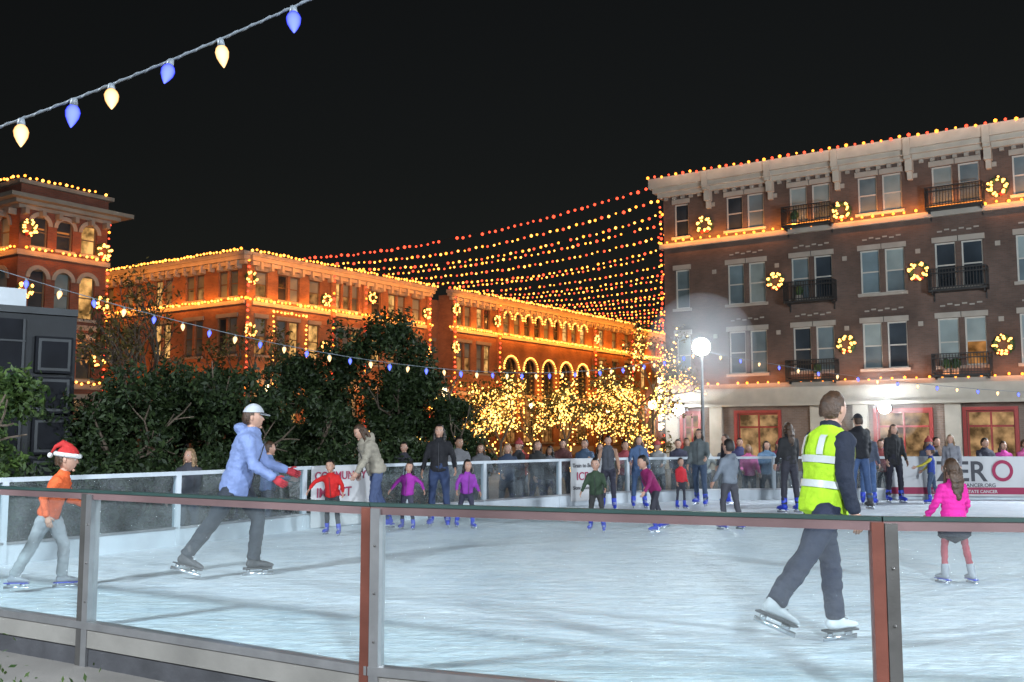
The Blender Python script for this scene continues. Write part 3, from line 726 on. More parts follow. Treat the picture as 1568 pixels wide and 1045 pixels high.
for u, z in ((1.35, 3.0), (11.9, 2.95)):
    e = empty('wall_flood_lamp'); e.parent = Rb
    m = MB(); m.box((u-.22, .95, z), (u+.22, 1.1, z+.34), steel, T1); m.box((u-.02, .23, z+.12), (u+.02, .95, z+.2), steel, T1)
    vs, fs = sphere(T1(u, 1.4, z+.17), .28, 18, 12); m.add(vs, fs, flood); m.obj('housing', e)
    mm = MB(); vs, fs = sphere(T1(u, 1.4+.5, z+.17), 1.8, 40, 26); mm.add(vs, fs, mat_glare(.07)); mm.obj('glare_round_lamp', e, smooth=True)  # scatter sphere added to imitate glare at the wall lamp
    point('lamp', T1(u, 1.4, z+.17), 2000, (.9, .96, 1), .3, e)

globe = mat_emit('lamp_globe', (1, .75, .4), 6)
def street_lamp(x, y, h=4.2, watts=300):
    e = empty('street_lamp', (x, y, GZ)); m = MB()
    vs, fs = tube([(0, 0, 0), (0, 0, .4), (0, 0, .5), (0, 0, h-.6), (0, 0, h-.35)], [.16, .14, .07, .05, .09], 10); m.add(vs, fs, iron)
    vs, fs = sphere((0, 0, h-.1), (.19, .19, .24), 14, 10); m.add(vs, fs, globe)
    vs, fs = tube([(0, 0, h+.1), (0, 0, h+.2), (0, 0, h+.32)], [.16, .1, .02], 10); m.add(vs, fs, iron)
    m.obj('lamp_post', e, smooth=True)
    point('lamp', (0, 0, h-.1), watts, (1, .6, .25), .26, e)
street_lamp(-3.1, 45, 3.9, 350); street_lamp(6.3, 44, 3.3, 300); street_lamp(-12, 48, 4.2, 400); street_lamp(1.5, 75, 4.2, 700); street_lamp(9, 92, 4.2, 700)

# ------------------------------------------------------------------ vegetation
leafD = mat_leaf('leaves_evergreen', (.006, .014, .005), (.032, .052, .017))
leafY = mat_leaf('leaves_shrub', (.010, .026, .006), (.055, .09, .02))
leafO = mat_leaf('leaves_autumn', (.05, .045, .015), (.14, .10, .03))
bark = mat_noise('bark', (.10, .075, .055), .9, .3, 4, .5, 25)
def leaf_mesh(name, centers, per, spread, size, mat, parent):
    C = np.repeat(np.array(centers), per, axis=0); n = len(C)
    C = C+np.random.normal(0, spread, (n, 3))
    a = np.random.normal(0, 1, (n, 3)); a /= np.linalg.norm(a, axis=1)[:, None]
    b = np.random.normal(0, 1, (n, 3)); b -= a*(a*b).sum(1)[:, None]; b /= np.linalg.norm(b, axis=1)[:, None]
    s = size*(.6+.8*np.random.rand(n, 1))
    V = np.stack([C-a*s, C+b*s*.42, C+a*s, C-b*s*.42], 1).reshape(-1, 3)
    F_ = np.arange(n*4).reshape(-1, 4)
    me = bpy.data.meshes.new(name); me.from_pydata(V.tolist(), [], F_.tolist()); me.materials.append(mat)
    o = bpy.data.objects.new(name, me); COL.objects.link(o); o.parent = parent; return o
def branches(m, p, d, ln, r, depth, tips, mids, spread=.6, up=.15):
    q = p+d*ln*.5+rand_dir()*ln*.06; e_ = q+(d+rand_dir()*.15).normalized()*ln*.5
    vs, fs = tube([p, q, e_], [r, r*.85, r*.68], 6 if r > .03 else 4); m.add(vs, fs, bark)
    mids += [q, e_, p.lerp(q, .5), q.lerp(e_, .5)]
    if depth == 0: tips.append(e_); return
    for i in range(random.choice((2, 3, 3))):
        nd = (d+rand_dir()*spread+Vector((0, 0, up))).normalized()
        branches(m, e_ if i < 2 else q, nd, ln*random.uniform(.62, .85), r*.62, depth-1, tips, mids, spread, up)
def evergreen(x, y, h, w, name='evergreen_tree', clumps=170, leaf=.06, per=44, mat=None, base=.35, lights=0):
    e = empty(name, (x, y, GZ)); m = MB(); tips = []; mids = []
    branches(m, Vector((0, 0, 0)), Vector((0, 0, 1)), h*.33, .04*h/3+.02, 3, tips, mids, .75, .05)
    m.obj('trunk', e)
    cs = []; lob = [(Vector((0, 0, h*.52)), w*.42, h*.36)]
    for i in range(9):
        a = random.random()*6.28; rr_ = w*.34*random.uniform(.5, 1.15)
        lob.append((Vector((math.cos(a)*rr_, math.sin(a)*rr_, h*random.uniform(.25, .85))), w*random.uniform(.12, .26), h*random.uniform(.08, .17)))
    while len(cs) < clumps:
        c, rw, rh = random.choice(lob); d = rand_dir(); k = random.uniform(.5, 1.08)
        p = c+Vector((d.x*rw*k, d.y*rw*k, d.z*rh*k))
        if p.z > base*random.uniform(.4, 1.2): cs.append(p)
    leaf_mesh('foliage', cs, per, .07*w/2.5+.03, leaf, mat or leafD, e)
    return e
for x, y, h, w_ in ((-8.4, 18.5, 2.7, 2.4), (-7.2, 17.8, 3.2, 2.3), (-6.2, 19.5, 3.8, 2.6), (-5.2, 18.6, 3.2, 2.1), (-4.5, 20.2, 2.8, 2.1), (-3.7, 20.4, 1.9, 1.9), (-2.3, 21.8, 1.8, 1.8), (-9.6, 20, 2.6, 2.4)):
    evergreen(x, y, h, w_)
for x, y, h, w_ in ((-5.3, 26, 4.2, 3.1), (-3.6, 25.5, 5.3, 3.6), (-2.3, 25.6, 4.2, 2.4), (-7.9, 25, 3.5, 2.6)):
    evergreen(x, y, h, w_, 'live_oak_tree', clumps=290, leaf=.07, per=44, base=1.7)
evergreen(-1.1, 24.8, 2.9, 1.5, 'live_oak_tree', 120)
e = empty('hedge', (0, 0, 0)); cs = []
for i in range(420):
    t = random.random(); p = Vector((-8.9, 14.0, 0)).lerp(Vector((-1.9, 21.0, 0)), t); cs.append(p+Vector((random.uniform(-.5, .5), random.uniform(-.5, .5), GZ+random.uniform(.05, 1.3+.25*math.sin(t*17)))))
leaf_mesh('foliage', cs, 34, .12, .06, leafD, e)
evergreen(-6.75, 12.2, 3.1, 1.7, 'holly_bush', clumps=150, leaf=.05, per=46, mat=leafY)
evergreen(-7.5, 12.9, 2.4, 1.6, 'holly_bush', clumps=90, leaf=.05, per=40, mat=leafY)
evergreen(-2.1, 4.0, 1.0, 1.0, 'boxwood_shrub', clumps=210, leaf=.017, per=70, mat=leafY, base=.1)
def bare_tree(x, y, h, name='bare_tree', lights=0, depth=5, leaves=0, lr=.05, spread=.55):
    e = empty(name, (x, y, GZ)); m = MB(); tips = []; mids = []
    branches(m, Vector((0, 0, 0)), Vector((0, 0, 1)), h*.3, .035*h/2, depth, tips, mids, spread, .1)
    m.obj('trunk_and_limbs', e)
    if leaves: leaf_mesh('foliage', [tuple(random.choice(tips)) for _ in range(leaves)], 14, .2, .09, leafO, e)
    if lights:
        pool = [p for p in mids if p.z > .3]
        pts = [random.choice(pool)+rand_dir()*random.uniform(.03, .35) for _ in range(lights)]
        pts += [Vector((random.uniform(-.12, .12), random.uniform(-.12, .12), z*.07)) for z in range(4, int(h*.3/.07))]
        bulbs('tree_lights', pts, lr, [TREEB, TREEB, AMBER], e)
    return e
bare_tree(-12.6, 34, 7.6, leaves=60); bare_tree(-14.8, 38, 7.2, leaves=40); bare_tree(-9.5, 36, 5.9, leaves=50); bare_tree(-11, 30, 6.2, leaves=30)
LT = 'lit_tree'
for x, y, h in ((-.4, 40, 4.9), (2.4, 42, 5.0), (5.2, 44, 6.3), (6.6, 48, 7.8), (4.4, 50, 5.4), (1.0, 47, 5.2), (-2.0, 44, 4.8)):
    bare_tree(x, y, h, LT, lights=500, depth=4, leaves=110, lr=.038, spread=.85)
for x, y, h in ((-3.6, 31, 2.6), (-4.9, 32, 2.5), (-2.7, 33, 2.6), (-6.4, 33, 2.4)):
    bare_tree(x, y, h, LT, lights=170, depth=3, leaves=0, lr=.03, spread=.6)
for x, y in ((0, 41), (3.6, 43.5), (5.8, 46)):
    point('tree_lights_glow', (x, y, 2.2), 150, (1, .6, .2), .05, bpy.data.objects[LT])
bpy.context.view_layer.update()
for o in [o for o in bpy.data.objects if o.name.startswith('tree_lights_glow')]:
    o.matrix_parent_inverse = bpy.data.objects[LT].matrix_world.inverted()

# ------------------------------------------------------------------ left equipment screen trailer
e = empty('led_screen_trailer', (-9.5, 17.0, GZ), R_(38)); m = MB()
dk = mat_noise('screen_casing', (.014, .016, .019), .7, .2, 2, .05, 20); dk2 = mat_noise('screen_face', (.007, .008, .011), .6, .3, 2, 0, spec=.1); gr = mat_noise('casing_grey', (.03, .034, .038), .6, .3, 2, .1, 20)
m.box((-1.7, -.35, .6), (1.7, .35, 3.95), dk)
m.box((-1.6, -.37, .7), (.85, -.352, 3.85), dk2)
m.box((-1.7, -.42, 3.96), (1.7, .42, 4.08), gr); m.box((.1, -.3, 4.09), (.85, .3, 4.4), whitep)
for k in range(4): m.box((-1.6+k*.8, -.4, .7), (-1.56+k*.8, -.372, 3.85), gr)
for k in range(4): m.box((-1.6, -.395, .9+k*.85), (.85, -.375, .93+k*.85), gr)
for k in range(4):
    m.box((1.0, -.5, .75+k*.72), (1.62, -.37, 1.4+k*.72), dk2); m.box((1.04, -.52, .79+k*.72), (1.58, -.502, 1.36+k*.72), gr)
    m.box((1.09, -.53, .84+k*.72), (1.53, -.522, 1.31+k*.72), dk2)
for x in (-1.3, 1.3): m.box((x-.08, -.3, 0), (x+.08, .3, .598), gr)
m.obj('screen_and_frame', e)

# ------------------------------------------------------------------ PEOPLE
def fabric(c, rough=.8):
    c = tuple(round(x, 3) for x in c); k = 'fabric_%s' % (c,)
    return mat_noise(k, c, rough, .16, 7, .35, 45, spec=.25)
SKIN = mat_noise('skin', (.37, .21, .15), .5, .06, 8, .05, 60)
SKIN2 = mat_noise('skin_tan', (.27, .15, .10), .5, .06, 8, .05, 60)
LIP = mat_noise('lips', (.28, .10, .08), .5, .05); EYEW = mat_noise('eye_white', (.45, .45, .45), .3, .02, bump=0); EYED = mat_noise('eye_dark', (.02, .012, .01), .2, .02, bump=0)
HAIRB = mat_noise('hair_brown', (.045, .023, .012), .5, .4, 20, .5, 60); HAIRK = mat_noise('hair_black', (.011, .009, .008), .45, .4, 20, .5, 60); HAIRL = mat_noise('hair_blond', (.20, .125, .065), .5, .3, 20, .5, 60)
BLADE = mat_noise('skate_blade', (.6, .62, .65), .25, .05, metal=.9, bump=0)
SKB = mat_noise('skate_blue', (.02, .045, .40), .35, .15, bump=0); SKW = mat_noise('skate_white', (.52, .54, .57), .45, .08, bump=.05); SKG = mat_noise('skate_grey', (.23, .24, .27), .45, .1, bump=.05); SHOE = mat_noise('shoe_dark', (.04, .04, .045), .6)
REFL = mat_noise('reflective_tape', (.42, .44, .43), .3, .05, bump=0)

def remesh(parts, voxel, smooth=4, wrinkle=.007, puff=0, axis=None):
    me = bpy.data.meshes.new('t'); V = []; Fc = []
    for vs, fs in parts:
        o = len(V); V += [tuple(v) for v in vs]; Fc += [tuple(i+o for i in f) for f in fs]
    me.from_pydata(V, [], Fc)
    bm = bmesh.new(); bm.from_mesh(me); bmesh.ops.recalc_face_normals(bm, faces=bm.faces); bm.to_mesh(me); bm.free()
    ob = bpy.data.objects.new('t', me); COL.objects.link(ob)
    md = ob.modifiers.new('r', 'REMESH'); md.mode = 'VOXEL'; md.voxel_size = voxel
    ms = ob.modifiers.new('s', 'SMOOTH'); ms.factor = .5; ms.iterations = smooth
    dg = bpy.context.evaluated_depsgraph_get(); out = bpy.data.meshes.new_from_object(ob.evaluated_get(dg))
    bpy.data.objects.remove(ob); n = len(out.vertices)
    co = np.empty(n*3); out.vertices.foreach_get('co', co); co = co.reshape(-1, 3)
    no = np.array([v.normal[:] for v in out.vertices]); fs = [tuple(p.vertices) for p in out.polygons]
    sd_ = random.random()*50
    if wrinkle:
        d = np.array([noise.noise(Vector((c[0]*9+sd_, c[1]*9, c[2]*16)))+.6*noise.noise(Vector((c[0]*20, c[1]*20+sd_, c[2]*34))) for c in co])
        co = co+no*(d*wrinkle)[:, None]
    if puff: co = co+no*(puff*(np.abs(np.sin(co[:, 2]*math.pi/.085))-.5))[:, None]
    return [Vector(c) for c in co], fs

def ldir(p, o, s): return Vector((s*math.sin(o), math.sin(p)*math.cos(o), -math.cos(p)*math.cos(o)))
def person(name, x, y, H=1.7, yaw=180, z=0.0, top=(.1, .1, .1), legs=(.03, .04, .08), skin=None, hair='short', hcol=None, hat=None, hatcol=(.1, .1, .1),
           lean=0, side=0, twist=0, LL=(4, 3, 6), RL=(-4, 3, 6), LA=(5, 10, 20), RA=(5, 10, 20), head=(0, 0), bulk=1.0, puff=0, child=False, skate=None, glove=None, hood=False, vest=None,
           skirt=None, sleeve=None, hemlen=.0, near=1, shoes=False, baggy=1.0):
    skin = skin or SKIN; hcol = hcol or HAIRB; skate = skate or SKB
    topm = fabric(top); legm = fabric(legs); slm = fabric(sleeve) if sleeve else topm
    k = H/1.75; hs_ = 1.32 if child else 1.0
    if child: k = H/1.83
    vox = {0: .03, 1: .022, 2: .012}[near]/k
    m = MB()
    rot = Matrix.Rotation(R_(twist), 3, 'Z') @ Matrix.Rotation(R_(side), 3, 'Y') @ Matrix.Rotation(-R_(lean), 3, 'X')
    U = lambda v: rot @ Vector(v)
    trousers = []; feet = []; bg_ = baggy
    trousers.append(tube([U((0, 0, .12)), U((0, 0, .05)), Vector((0, 0, -.02)), Vector((0, 0, -.09))], [(.14*bulk, .10), (.16, .115), (.165, .12), (.12, .10)], 14))
    for s, (p, o, kb) in ((-1, LL), (1, RL)):
        p = R_(p); o = R_(o); kb = R_(kb); hip = Vector((s*.09, 0, -.03))
        kn = hip+ldir(p, o, s)*.43; an = kn+ldir(p-kb, o*.6, s)*.40
        lw = bg_ if not skirt else .8
        trousers.append(tube([hip, hip.lerp(kn, .35), hip.lerp(kn, .8), kn, kn.lerp(an, .3), kn.lerp(an, .7), an], [(.088*lw), .09*lw, .07*lw, .066*lw, .066*lw, .060*lw, .062*lw], 12))
        fd = Vector((s*.12, math.cos(p-kb+.35), math.sin(p-kb+.35))).normalized()
        if abs(p-kb) < .5: fd = Vector((s*.12, 1, 0)).normalized()
        up = (kn-an).normalized(); up = (up-fd*up.dot(fd)).normalized(); feet.append((an, kn, fd, up))
    lo = 0
    for an, kn, fd, up in feet:
        for off in (fd*.17, fd*-.08): lo = min(lo, (an+off-up*(.09 if shoes else .165)).z)
    base = -lo
    pl = remesh(trousers, vox, 3, .010)
    m.add(*pl, legm)
    for an, kn, fd, up in feet:
        sidev = fd.cross(up)
        bt = [tube([an+(kn-an).normalized()*.13, an+(kn-an).normalized()*.05, an, an-up*.05], [.062, .06, .056, .05], 10),
              tube([an-up*.05-fd*.06, an-up*.045, an-up*.05+fd*.09, an-up*.062+fd*.16, an-up*.068+fd*.2], [(.04, .04), (.045, .048), (.046, .036), (.042, .026), (.025, .016)], 10, side=sidev)]
        if near == 2: bv, bf = remesh(bt, .012, 3, 0); m.add(bv, bf, skate if not shoes else SHOE)
        else:
            for q in bt: m.add(*q, skate if not shoes else SHOE)
        if near >= 1 and not shoes:
            for q in range(4):
                c = an+fd*(.05+.02*q)-up*(-.03+.022*q); m.add(*tube([c-sidev*.03, c+fd*.008, c+sidev*.03], [.005]*3, 4, side=up), SKW)
        if not shoes:
            T = lambda u, d_, z_: an+fd*u+sidev*d_+up*z_
            m.box((-.1, -.035, -.1), (.19, .035, -.088), SKB if skate is SKG else (skate if skate is not SKW else SHOE), T)
            m.box((-.07, -.008, -.135), (-.03, .008, -.1), BLADE, T); m.box((.09, -.008, -.135), (.15, .008, -.1), BLADE, T)
            m.box((-.11, -.003, -.165), (.2, .003, -.13), BLADE, T)
    bk = bulk; J = []
    prof = [(-.06-hemlen, .165, .12), (0, .165, .122), (.1, .152, .112), (.22, .158, .115), (.33, .172, .122), (.42, .172, .108), (.475, .12, .085), (.51, .07, .07)]
    J.append(tube([U((0, 0, h)) for h, _, _ in prof], [(a*bk, b*bk) for _, a, b in prof], 16))
    arms = []; hands = []
    for s, (p, o, eb) in ((-1, LA), (1, RA)):
        p = R_(p); o = R_(o); eb = R_(eb); sh = Vector((s*.165, 0, .42)); el = sh+ldir(p, o, s)*.275; wr = el+ldir(p+eb, o*.5, s)*.235
        sh, el, wr = U(sh), U(el), U(wr)
        arms.append(tube([U((s*.09, 0, .42)), sh, sh.lerp(el, .3), sh.lerp(el, .8), el, el.lerp(wr, .3), wr], [.07*bk, .066*bk, .058*bk, .05*bk, .049*bk, .047*bk, .037*bk], 12))
        hands.append((s, el, wr))
    if hood: J.append(sphere(U((0, -.09*bk, .5)), (.11, .075, .07), 12, 8))
    collar = tube([U((0, 0, .46)), U((0, .005, .54))], [.085, .072], 14)
    if sleeve is None:
        m.add(*remesh(J+arms+[collar], vox, 3, .012, puff), topm)
    else:
        m.add(*remesh(J+([] if vest else [collar]), vox, 3, .010, puff), topm); m.add(*remesh(arms+([collar] if vest else []), vox, 3, .011), slm)
    if vest:
        def ab(h):
            for (h0, a0, b0), (h1, a1, b1) in zip(prof, prof[1:]):
                if h0 <= h <= h1:
                    t = (h-h0)/(h1-h0); return (a0+(a1-a0)*t)*bk+.010, (b0+(b1-b0)*t)*bk+.010
        for h in (.10, .27):
            N = 28; vs = []; fs = []
            for j in range(N):
                an = 2*math.pi*j/N
                for dz in (-.025, .025):
                    a_, b_ = ab(h+dz); vs.append(U((math.cos(an)*a_, math.sin(an)*b_, h+dz)))
            for j in range(N): fs.append((2*j, 2*((j+1) % N), 2*((j+1) % N)+1, 2*j+1))
            m.add(vs, fs, REFL)
        for s in (-1, 1):
            for f in (-1, 1):
                vs = []; fs = []; hh = [.30+.02*i for i in range(8)]
                for h in hh:
                    a_, b_ = ab(h); a_ += .002; b_ += .003
                    for xx in (.075, .10, .125): vs.append(U((s*xx, f*b_*math.sqrt(max(.02, 1-(xx/a_)**2)), h)))
                for i in range(len(hh)-1):
                    for c in range(2): fs.append((i*3+c, i*3+c+1, i*3+c+4, i*3+c+3))
                m.add(vs, fs, REFL)
    if near >= 1 and not vest:
        m.add(*tube([U((0, .128*bk, h)) for h in (-.05-hemlen, .1, .3, .44)], [.006]*4, 4), SHOE)
    if skirt:
        m.add(*remesh([tube([U((0, 0, .08)), Vector((0, 0, -.02)), Vector((0, 0, -.16)), Vector((0, 0, -.3))], [(.16, .12), (.18, .14), (.22, .19), (.26, .22)], 18)], vox, 2, .02), fabric(skirt))
    hm = fabric(glove) if glove else skin
    for s, el, wr in hands:
        d = (wr-el).normalized(); nrm = U((-s, 0, 0)); nrm = (nrm-d*nrm.dot(d)).normalized(); sd = d.cross(nrm)*s
        if sd.dot(U((0, 1, 0))) < 0: sd = -sd
        pc = [wr-d*.02, wr+d*.02, wr+d*.06, wr+d*.09]
        m.add(*tube(pc, [(.027, .02), (.034, .018), (.042, .017), (.038, .014)], 10, side=sd), hm)
        for i, (off, ln) in enumerate(((.03, .07), (.0105, .08), (-.0095, .075), (-.029, .058))):
            b0 = wr+d*.082+sd*off; b1 = b0+(d+nrm*.25).normalized()*ln*.45; b2 = b1+(d+nrm*.8).normalized()*ln*.32; b3 = b2+(d*.7+nrm).normalized()*ln*.25
            m.add(*tube([b0-d*.01, b1, b2, b3], [.0095, .0088, .008, .0065], 6, side=sd), hm)
        b0 = wr+d*.03+sd*.028; b1 = b0+(d*.7+sd*.9+nrm*.2).normalized()*.035; b2 = b1+(d+sd*.3+nrm*.3).normalized()*.03
        m.add(*tube([b0, b1, b2], [.013, .011, .008], 6, side=nrm), hm)
    hr = rot @ Matrix.Rotation(R_(head[0]), 3, 'Z') @ Matrix.Rotation(-R_(head[1]) + R_(lean)*.55, 3, 'X')
    nb = U((0, 0, .48)); hc = nb+hr @ Vector((0, .015, .165*hs_*.97)); q = hs_
    m.add(*tube([nb, nb.lerp(hc, .35), nb.lerp(hc, .75)], [.06, .053, .055], 10), skin)
    Hh = lambda v: hc+hr @ (Vector(v)*q)
    vs, fs = sphere((0, 0, 0), 1, 22, 16); hv = []
    for v in vs:
        a = Vector((v.x*.077, v.y*.097, v.z*.118))
        if v.z < 0: kx = 1-.32*(-v.z)**1.6; a.x *= kx; a.y = a.y*(1-.12*(-v.z)) + .012*(-v.z)
        if v.y > .35: a.y = min(a.y, .086+.006*(1-abs(v.z)))
        if v.y > .5 and abs(v.z-.05) < .14 and .2 < abs(v.x) < .6: a.y -= .007
        hv.append(a)
    m.add([Hh(v) for v in hv], fs, skin)
    m.add([Hh(v) for v in ((-.008, .084, .02), (.008, .084, .02), (.016, .084, -.028), (-.016, .084, -.028), (0, .112, -.022), (0, .09, .018))], [(0, 3, 4, 5), (1, 5, 4, 2), (3, 2, 4), (0, 5, 1)], skin)
    for s in (-1, 1):
        vs, fs = sphere((0, 0, 0), 1, 8, 6); m.add([Hh((s*.031+v.x*.014, .079+v.y*.008, .008+v.z*.008)) for v in vs], fs, EYEW)
        m.add([Hh((s*.031+v.x*.006, .085+v.y*.004, .008+v.z*.0065)) for v in vs], fs, EYED)
        m.add([Hh((s*.032+v.x*.018, .084+v.y*.006, .027+v.z*.0035)) for v in vs], fs, hcol)
        m.add([Hh((s*.078+v.x*.009, -.005+v.y*.018, -.002+v.z*.03)) for v in vs], fs, skin)
    vs, fs = sphere((0, 0, 0), 1, 10, 6); m.add([Hh((v.x*.024, .083+v.y*.006-abs(v.x)*.006, -.055+v.z*.008)) for v in vs], fs, LIP)
    m.add([Hh((v.x*.02, .074+v.y*.014, -.095+v.z*.014)) for v in vs], fs, skin)
    def shell(scale, cond, mat, off=(0, 0, 0), jag=0):
        vs, fs = sphere((0, 0, 0), 1, 26, 18); keep = []
        vv = []
        for v in vs:
            n_ = noise.noise(v*4+Vector((x, y, 0)))*.08 if jag else 0
            vv.append(Vector((v.x*.077*scale*(1+n_), v.y*.097*scale*(1+n_), v.z*.118*scale*(1+n_)))+Vector(off))
        for f in fs:
            c = sum((vs[i] for i in f), Vector())/len(f)
            if cond(c): keep.append(f)
        m.add([Hh(v) for v in vv], keep, mat)
    if hair != 'none':
        shell(1.07, lambda c: (c.z > .6 or (c.y < .3 and c.z > .1) or c.y < -.1) and c.z > -.5 and not (c.z < -.1 and c.y > -.25), hcol, (0, -.006, .002), 1)
        shell(1.11, lambda c: (c.z > .66 or (c.y < .15 and c.z > .2) or c.y < -.2) and c.z > -.45 and not (c.z < 0 and c.y > -.35), hcol, (0, -.008, .0), 1)
    if hair == 'long':
        m.add(*remesh([tube([Hh((0, -.03, .06)), Hh((0, -.075, -.03)), Hh((0, -.1, -.13)), Hh((0, -.115, -.25)), Hh((0, -.12, -.34))], [(.07*q, .05), (.088*q, .05), (.092*q, .04), (.075*q, .03), (.03, .015)], 12, side=hr @ Vector((1, 0, 0))),
             tube([Hh((-.06, .01, .05)), Hh((-.085, 0, -.06)), Hh((-.09, .01, -.2)), Hh((-.085, .02, -.27))], [.03, .03, .026, .01], 8),
             tube([Hh((.06, .01, .05)), Hh((.085, 0, -.06)), Hh((.09, .01, -.2)), Hh((.085, .02, -.27))], [.03, .03, .026, .01], 8)], .016, 2, .02), hcol)
    if hair == 'pony':
        m.add(*tube([Hh((0, -.09, .05)), Hh((0, -.15, .02)), Hh((0, -.16, -.08)), Hh((0, -.14, -.2))], [.025, .035, .03, .008], 8), hcol)
    hmx = fabric(hatcol)
    if hat in ('beanie', 'cap', 'santa'):
        shell(1.17, lambda c: c.z > (.28 if hat != 'cap' else .32), hmx, (0, -.004, .008))
    if hat == 'beanie': m.add(*tube([Hh((math.cos(a)*.088, math.sin(a)*.11-.004, .04)) for a in [i*2*math.pi/16 for i in range(17)]], [.014]*17, 6), hmx); m.add(*sphere(Hh((0, 0, .155)), .03, 10, 8), hmx)
    if hat == 'cap':
        pts = [(-.075, .07, .045), (-.06, .13, .032), (0, .165, .03), (.06, .13, .032), (.075, .07, .045), (0, .08, .06)]
        m.add([Hh(p) for p in pts]+[Hh((p[0], p[1], p[2]-.008)) for p in pts], [(0, 1, 2, 5), (5, 2, 3, 4), (6, 7, 8, 11), (11, 8, 9, 10), (0, 1, 7, 6), (1, 2, 8, 7), (2, 3, 9, 8), (3, 4, 10, 9)], hmx)
    if hat == 'santa':
        wf = fabric((.48, .48, .47)); m.add(*tube([Hh((math.cos(a)*.09, math.sin(a)*.112-.004, .045)) for a in [i*2*math.pi/18 for i in range(19)]], [.03]*19, 8), wf)
        m.add(*tube([Hh((0, 0, .06)), Hh((0, -.02, .12)), Hh((.0, -.07, .15)), Hh((0, -.13, .11)), Hh((0, -.16, .04))], [.085, .07, .045, .025, .012], 12), hmx); m.add(*sphere(Hh((0, -.165, .02)), .036, 10, 8), wf)
    m.v = [((v[0])*k, (v[1])*k, (v[2]+base)*k) for v in m.v]
    o = m.obj(name, None, smooth=True, recalc=False)
    o.location = (x, y, z); o.rotation_euler = (0, 0, R_(yaw)); return o

stand = dict(LL=(3, 4, 5), RL=(-3, 4, 4))
BL = (.025, .04, .09)
person('skater_in_santa_hat', -4.55, 9.75, 1.40, -80, top=(.52, .09, .025), legs=(.25, .27, .29), hat='santa', hatcol=(.34, .02, .02), lean=18, LL=(22, 6, 24), RL=(-22, 5, 6), LA=(25, 20, 60), RA=(-15, 18, 50), skate=SKG, near=2, hair='short', child=True, baggy=1.15, bulk=1.12)
person('skater_in_blue_hoodie', -2.95, 10.6, 1.86, -85, top=(.15, .20, .37), legs=(.025, .03, .04), hat='cap', hatcol=(.34, .36, .39), lean=16, LL=(28, 4, 34), RL=(-28, 6, 8), LA=(44, 8, 42), RA=(34, 10, 40), hood=True, skate=SHOE, glove=(.34, .03, .04), near=2, bulk=1.22, hemlen=.08, head=(0, -6), baggy=1.12)
person('rink_marshal_in_vest', 2.27, 7.2, 1.81, -72, top=(.32, .52, .02), sleeve=(.013, .017, .03), legs=(.017, .021, .042), hair='short', vest=True, lean=8, LL=(16, 4, 10), RL=(-38, 8, 6), LA=(10, 16, 35), RA=(-4, 14, 24), skate=SKW, near=2, bulk=1.24, head=(14, 4), baggy=1.15, hemlen=.03)
person('girl_in_pink_jacket', 4.52, 10.15, 1.24, 12, top=(.50, .018, .22), legs=(.26, .035, .05), skirt=(.02, .02, .03), hair='long', puff=.014, child=True, skate=SKG, near=2, LL=(8, 7, 14), RL=(-4, 9, 6), LA=(12, 22, 25), RA=(12, 22, 30), bulk=1.2)
person('child_in_red_jacket', -2.72, 15.0, 1.12, 170, top=(.42, .013, .013), legs=(.03, .03, .035), child=True, hcol=HAIRK, RA=(10, 72, 8), LA=(20, 30, 30), lean=6, side=4, near=1, bulk=1.15, LL=(8, 8, 14), RL=(-6, 8, 10))
person('woman_in_beige_puffer', -2.12, 15.4, 1.72, 120, top=(.25, .225, .18), legs=(.05, .07, .14), hair='long', puff=.016, bulk=1.22, lean=24, LL=(14, 5, 22), RL=(-14, 6, 14), LA=(50, 15, 10), RA=(8, 35, 20), near=1, hood=True, head=(0, 15))
person('child_in_purple_jacket', -1.68, 15.9, 1.07, 165, top=(.26, .025, .26), legs=(.04, .04, .06), child=True, hair='long', hcol=HAIRK, LA=(20, 62, 15), RA=(5, 45, 25), side=-5, LL=(12, 9, 20), RL=(-6, 9, 8), near=1, bulk=1.15)
person('woman_in_black_jacket', -1.2, 16.3, 1.66, 178, top=(.012, .012, .015), legs=BL, hair='long', hcol=HAIRK, LA=(20, 20, 20), RA=(8, 16, 25), near=1, LL=(6, 5, 10), RL=(-4, 5, 6))
person('child_in_purple_coat', -.74, 16.1, 1.1, 205, top=(.20, .035, .27), legs=(.03, .03, .05), child=True, hair='long', hcol=HAIRK, RA=(22, 34, 25), LA=(15, 18, 30), lean=6, near=1, bulk=1.15, LL=(14, 6, 22), RL=(-14, 8, 8))
person('child_in_green_jacket', 1.32, 15.5, 1.14, 165, top=(.03, .05, .03), legs=(.03, .03, .03), child=True, hcol=HAIRK, LA=(35, 20, 40), RA=(20, 25, 30), lean=10, near=1, bulk=1.15, LL=(8, 8, 16), RL=(-8, 8, 12))
person('child_in_maroon_jacket', 2.25, 15.6, 1.24, 110, top=(.18, .014, .08), legs=(.03, .03, .04), child=True, hair='short', hcol=HAIRK, lean=30, LA=(50, 25, 20), RA=(-10, 50, 15), near=1, bulk=1.15, LL=(22, 10, 30), RL=(-20, 10, 14))
person('teen_in_grey_shirt', 1.95, 20.0, 1.47, 172, top=(.06, .065, .08), sleeve=(.30, .175, .12), legs=(.03, .03, .045), hcol=HAIRK, hair='short', near=1, LA=(10, 14, 25), RA=(5, 14, 25), **stand)
person('teen_in_blue_top', 2.65, 20.6, 1.47, 185, top=(.06, .10, .19), legs=(.04, .07, .14), hair='long', near=1, RA=(30, 20, 40), **stand)
person('child_in_red_coat', 3.5, 20.5, 1.02, 200, top=(.42, .02, .03), legs=(.03, .03, .04), child=True, hcol=HAIRK, near=0, **stand)
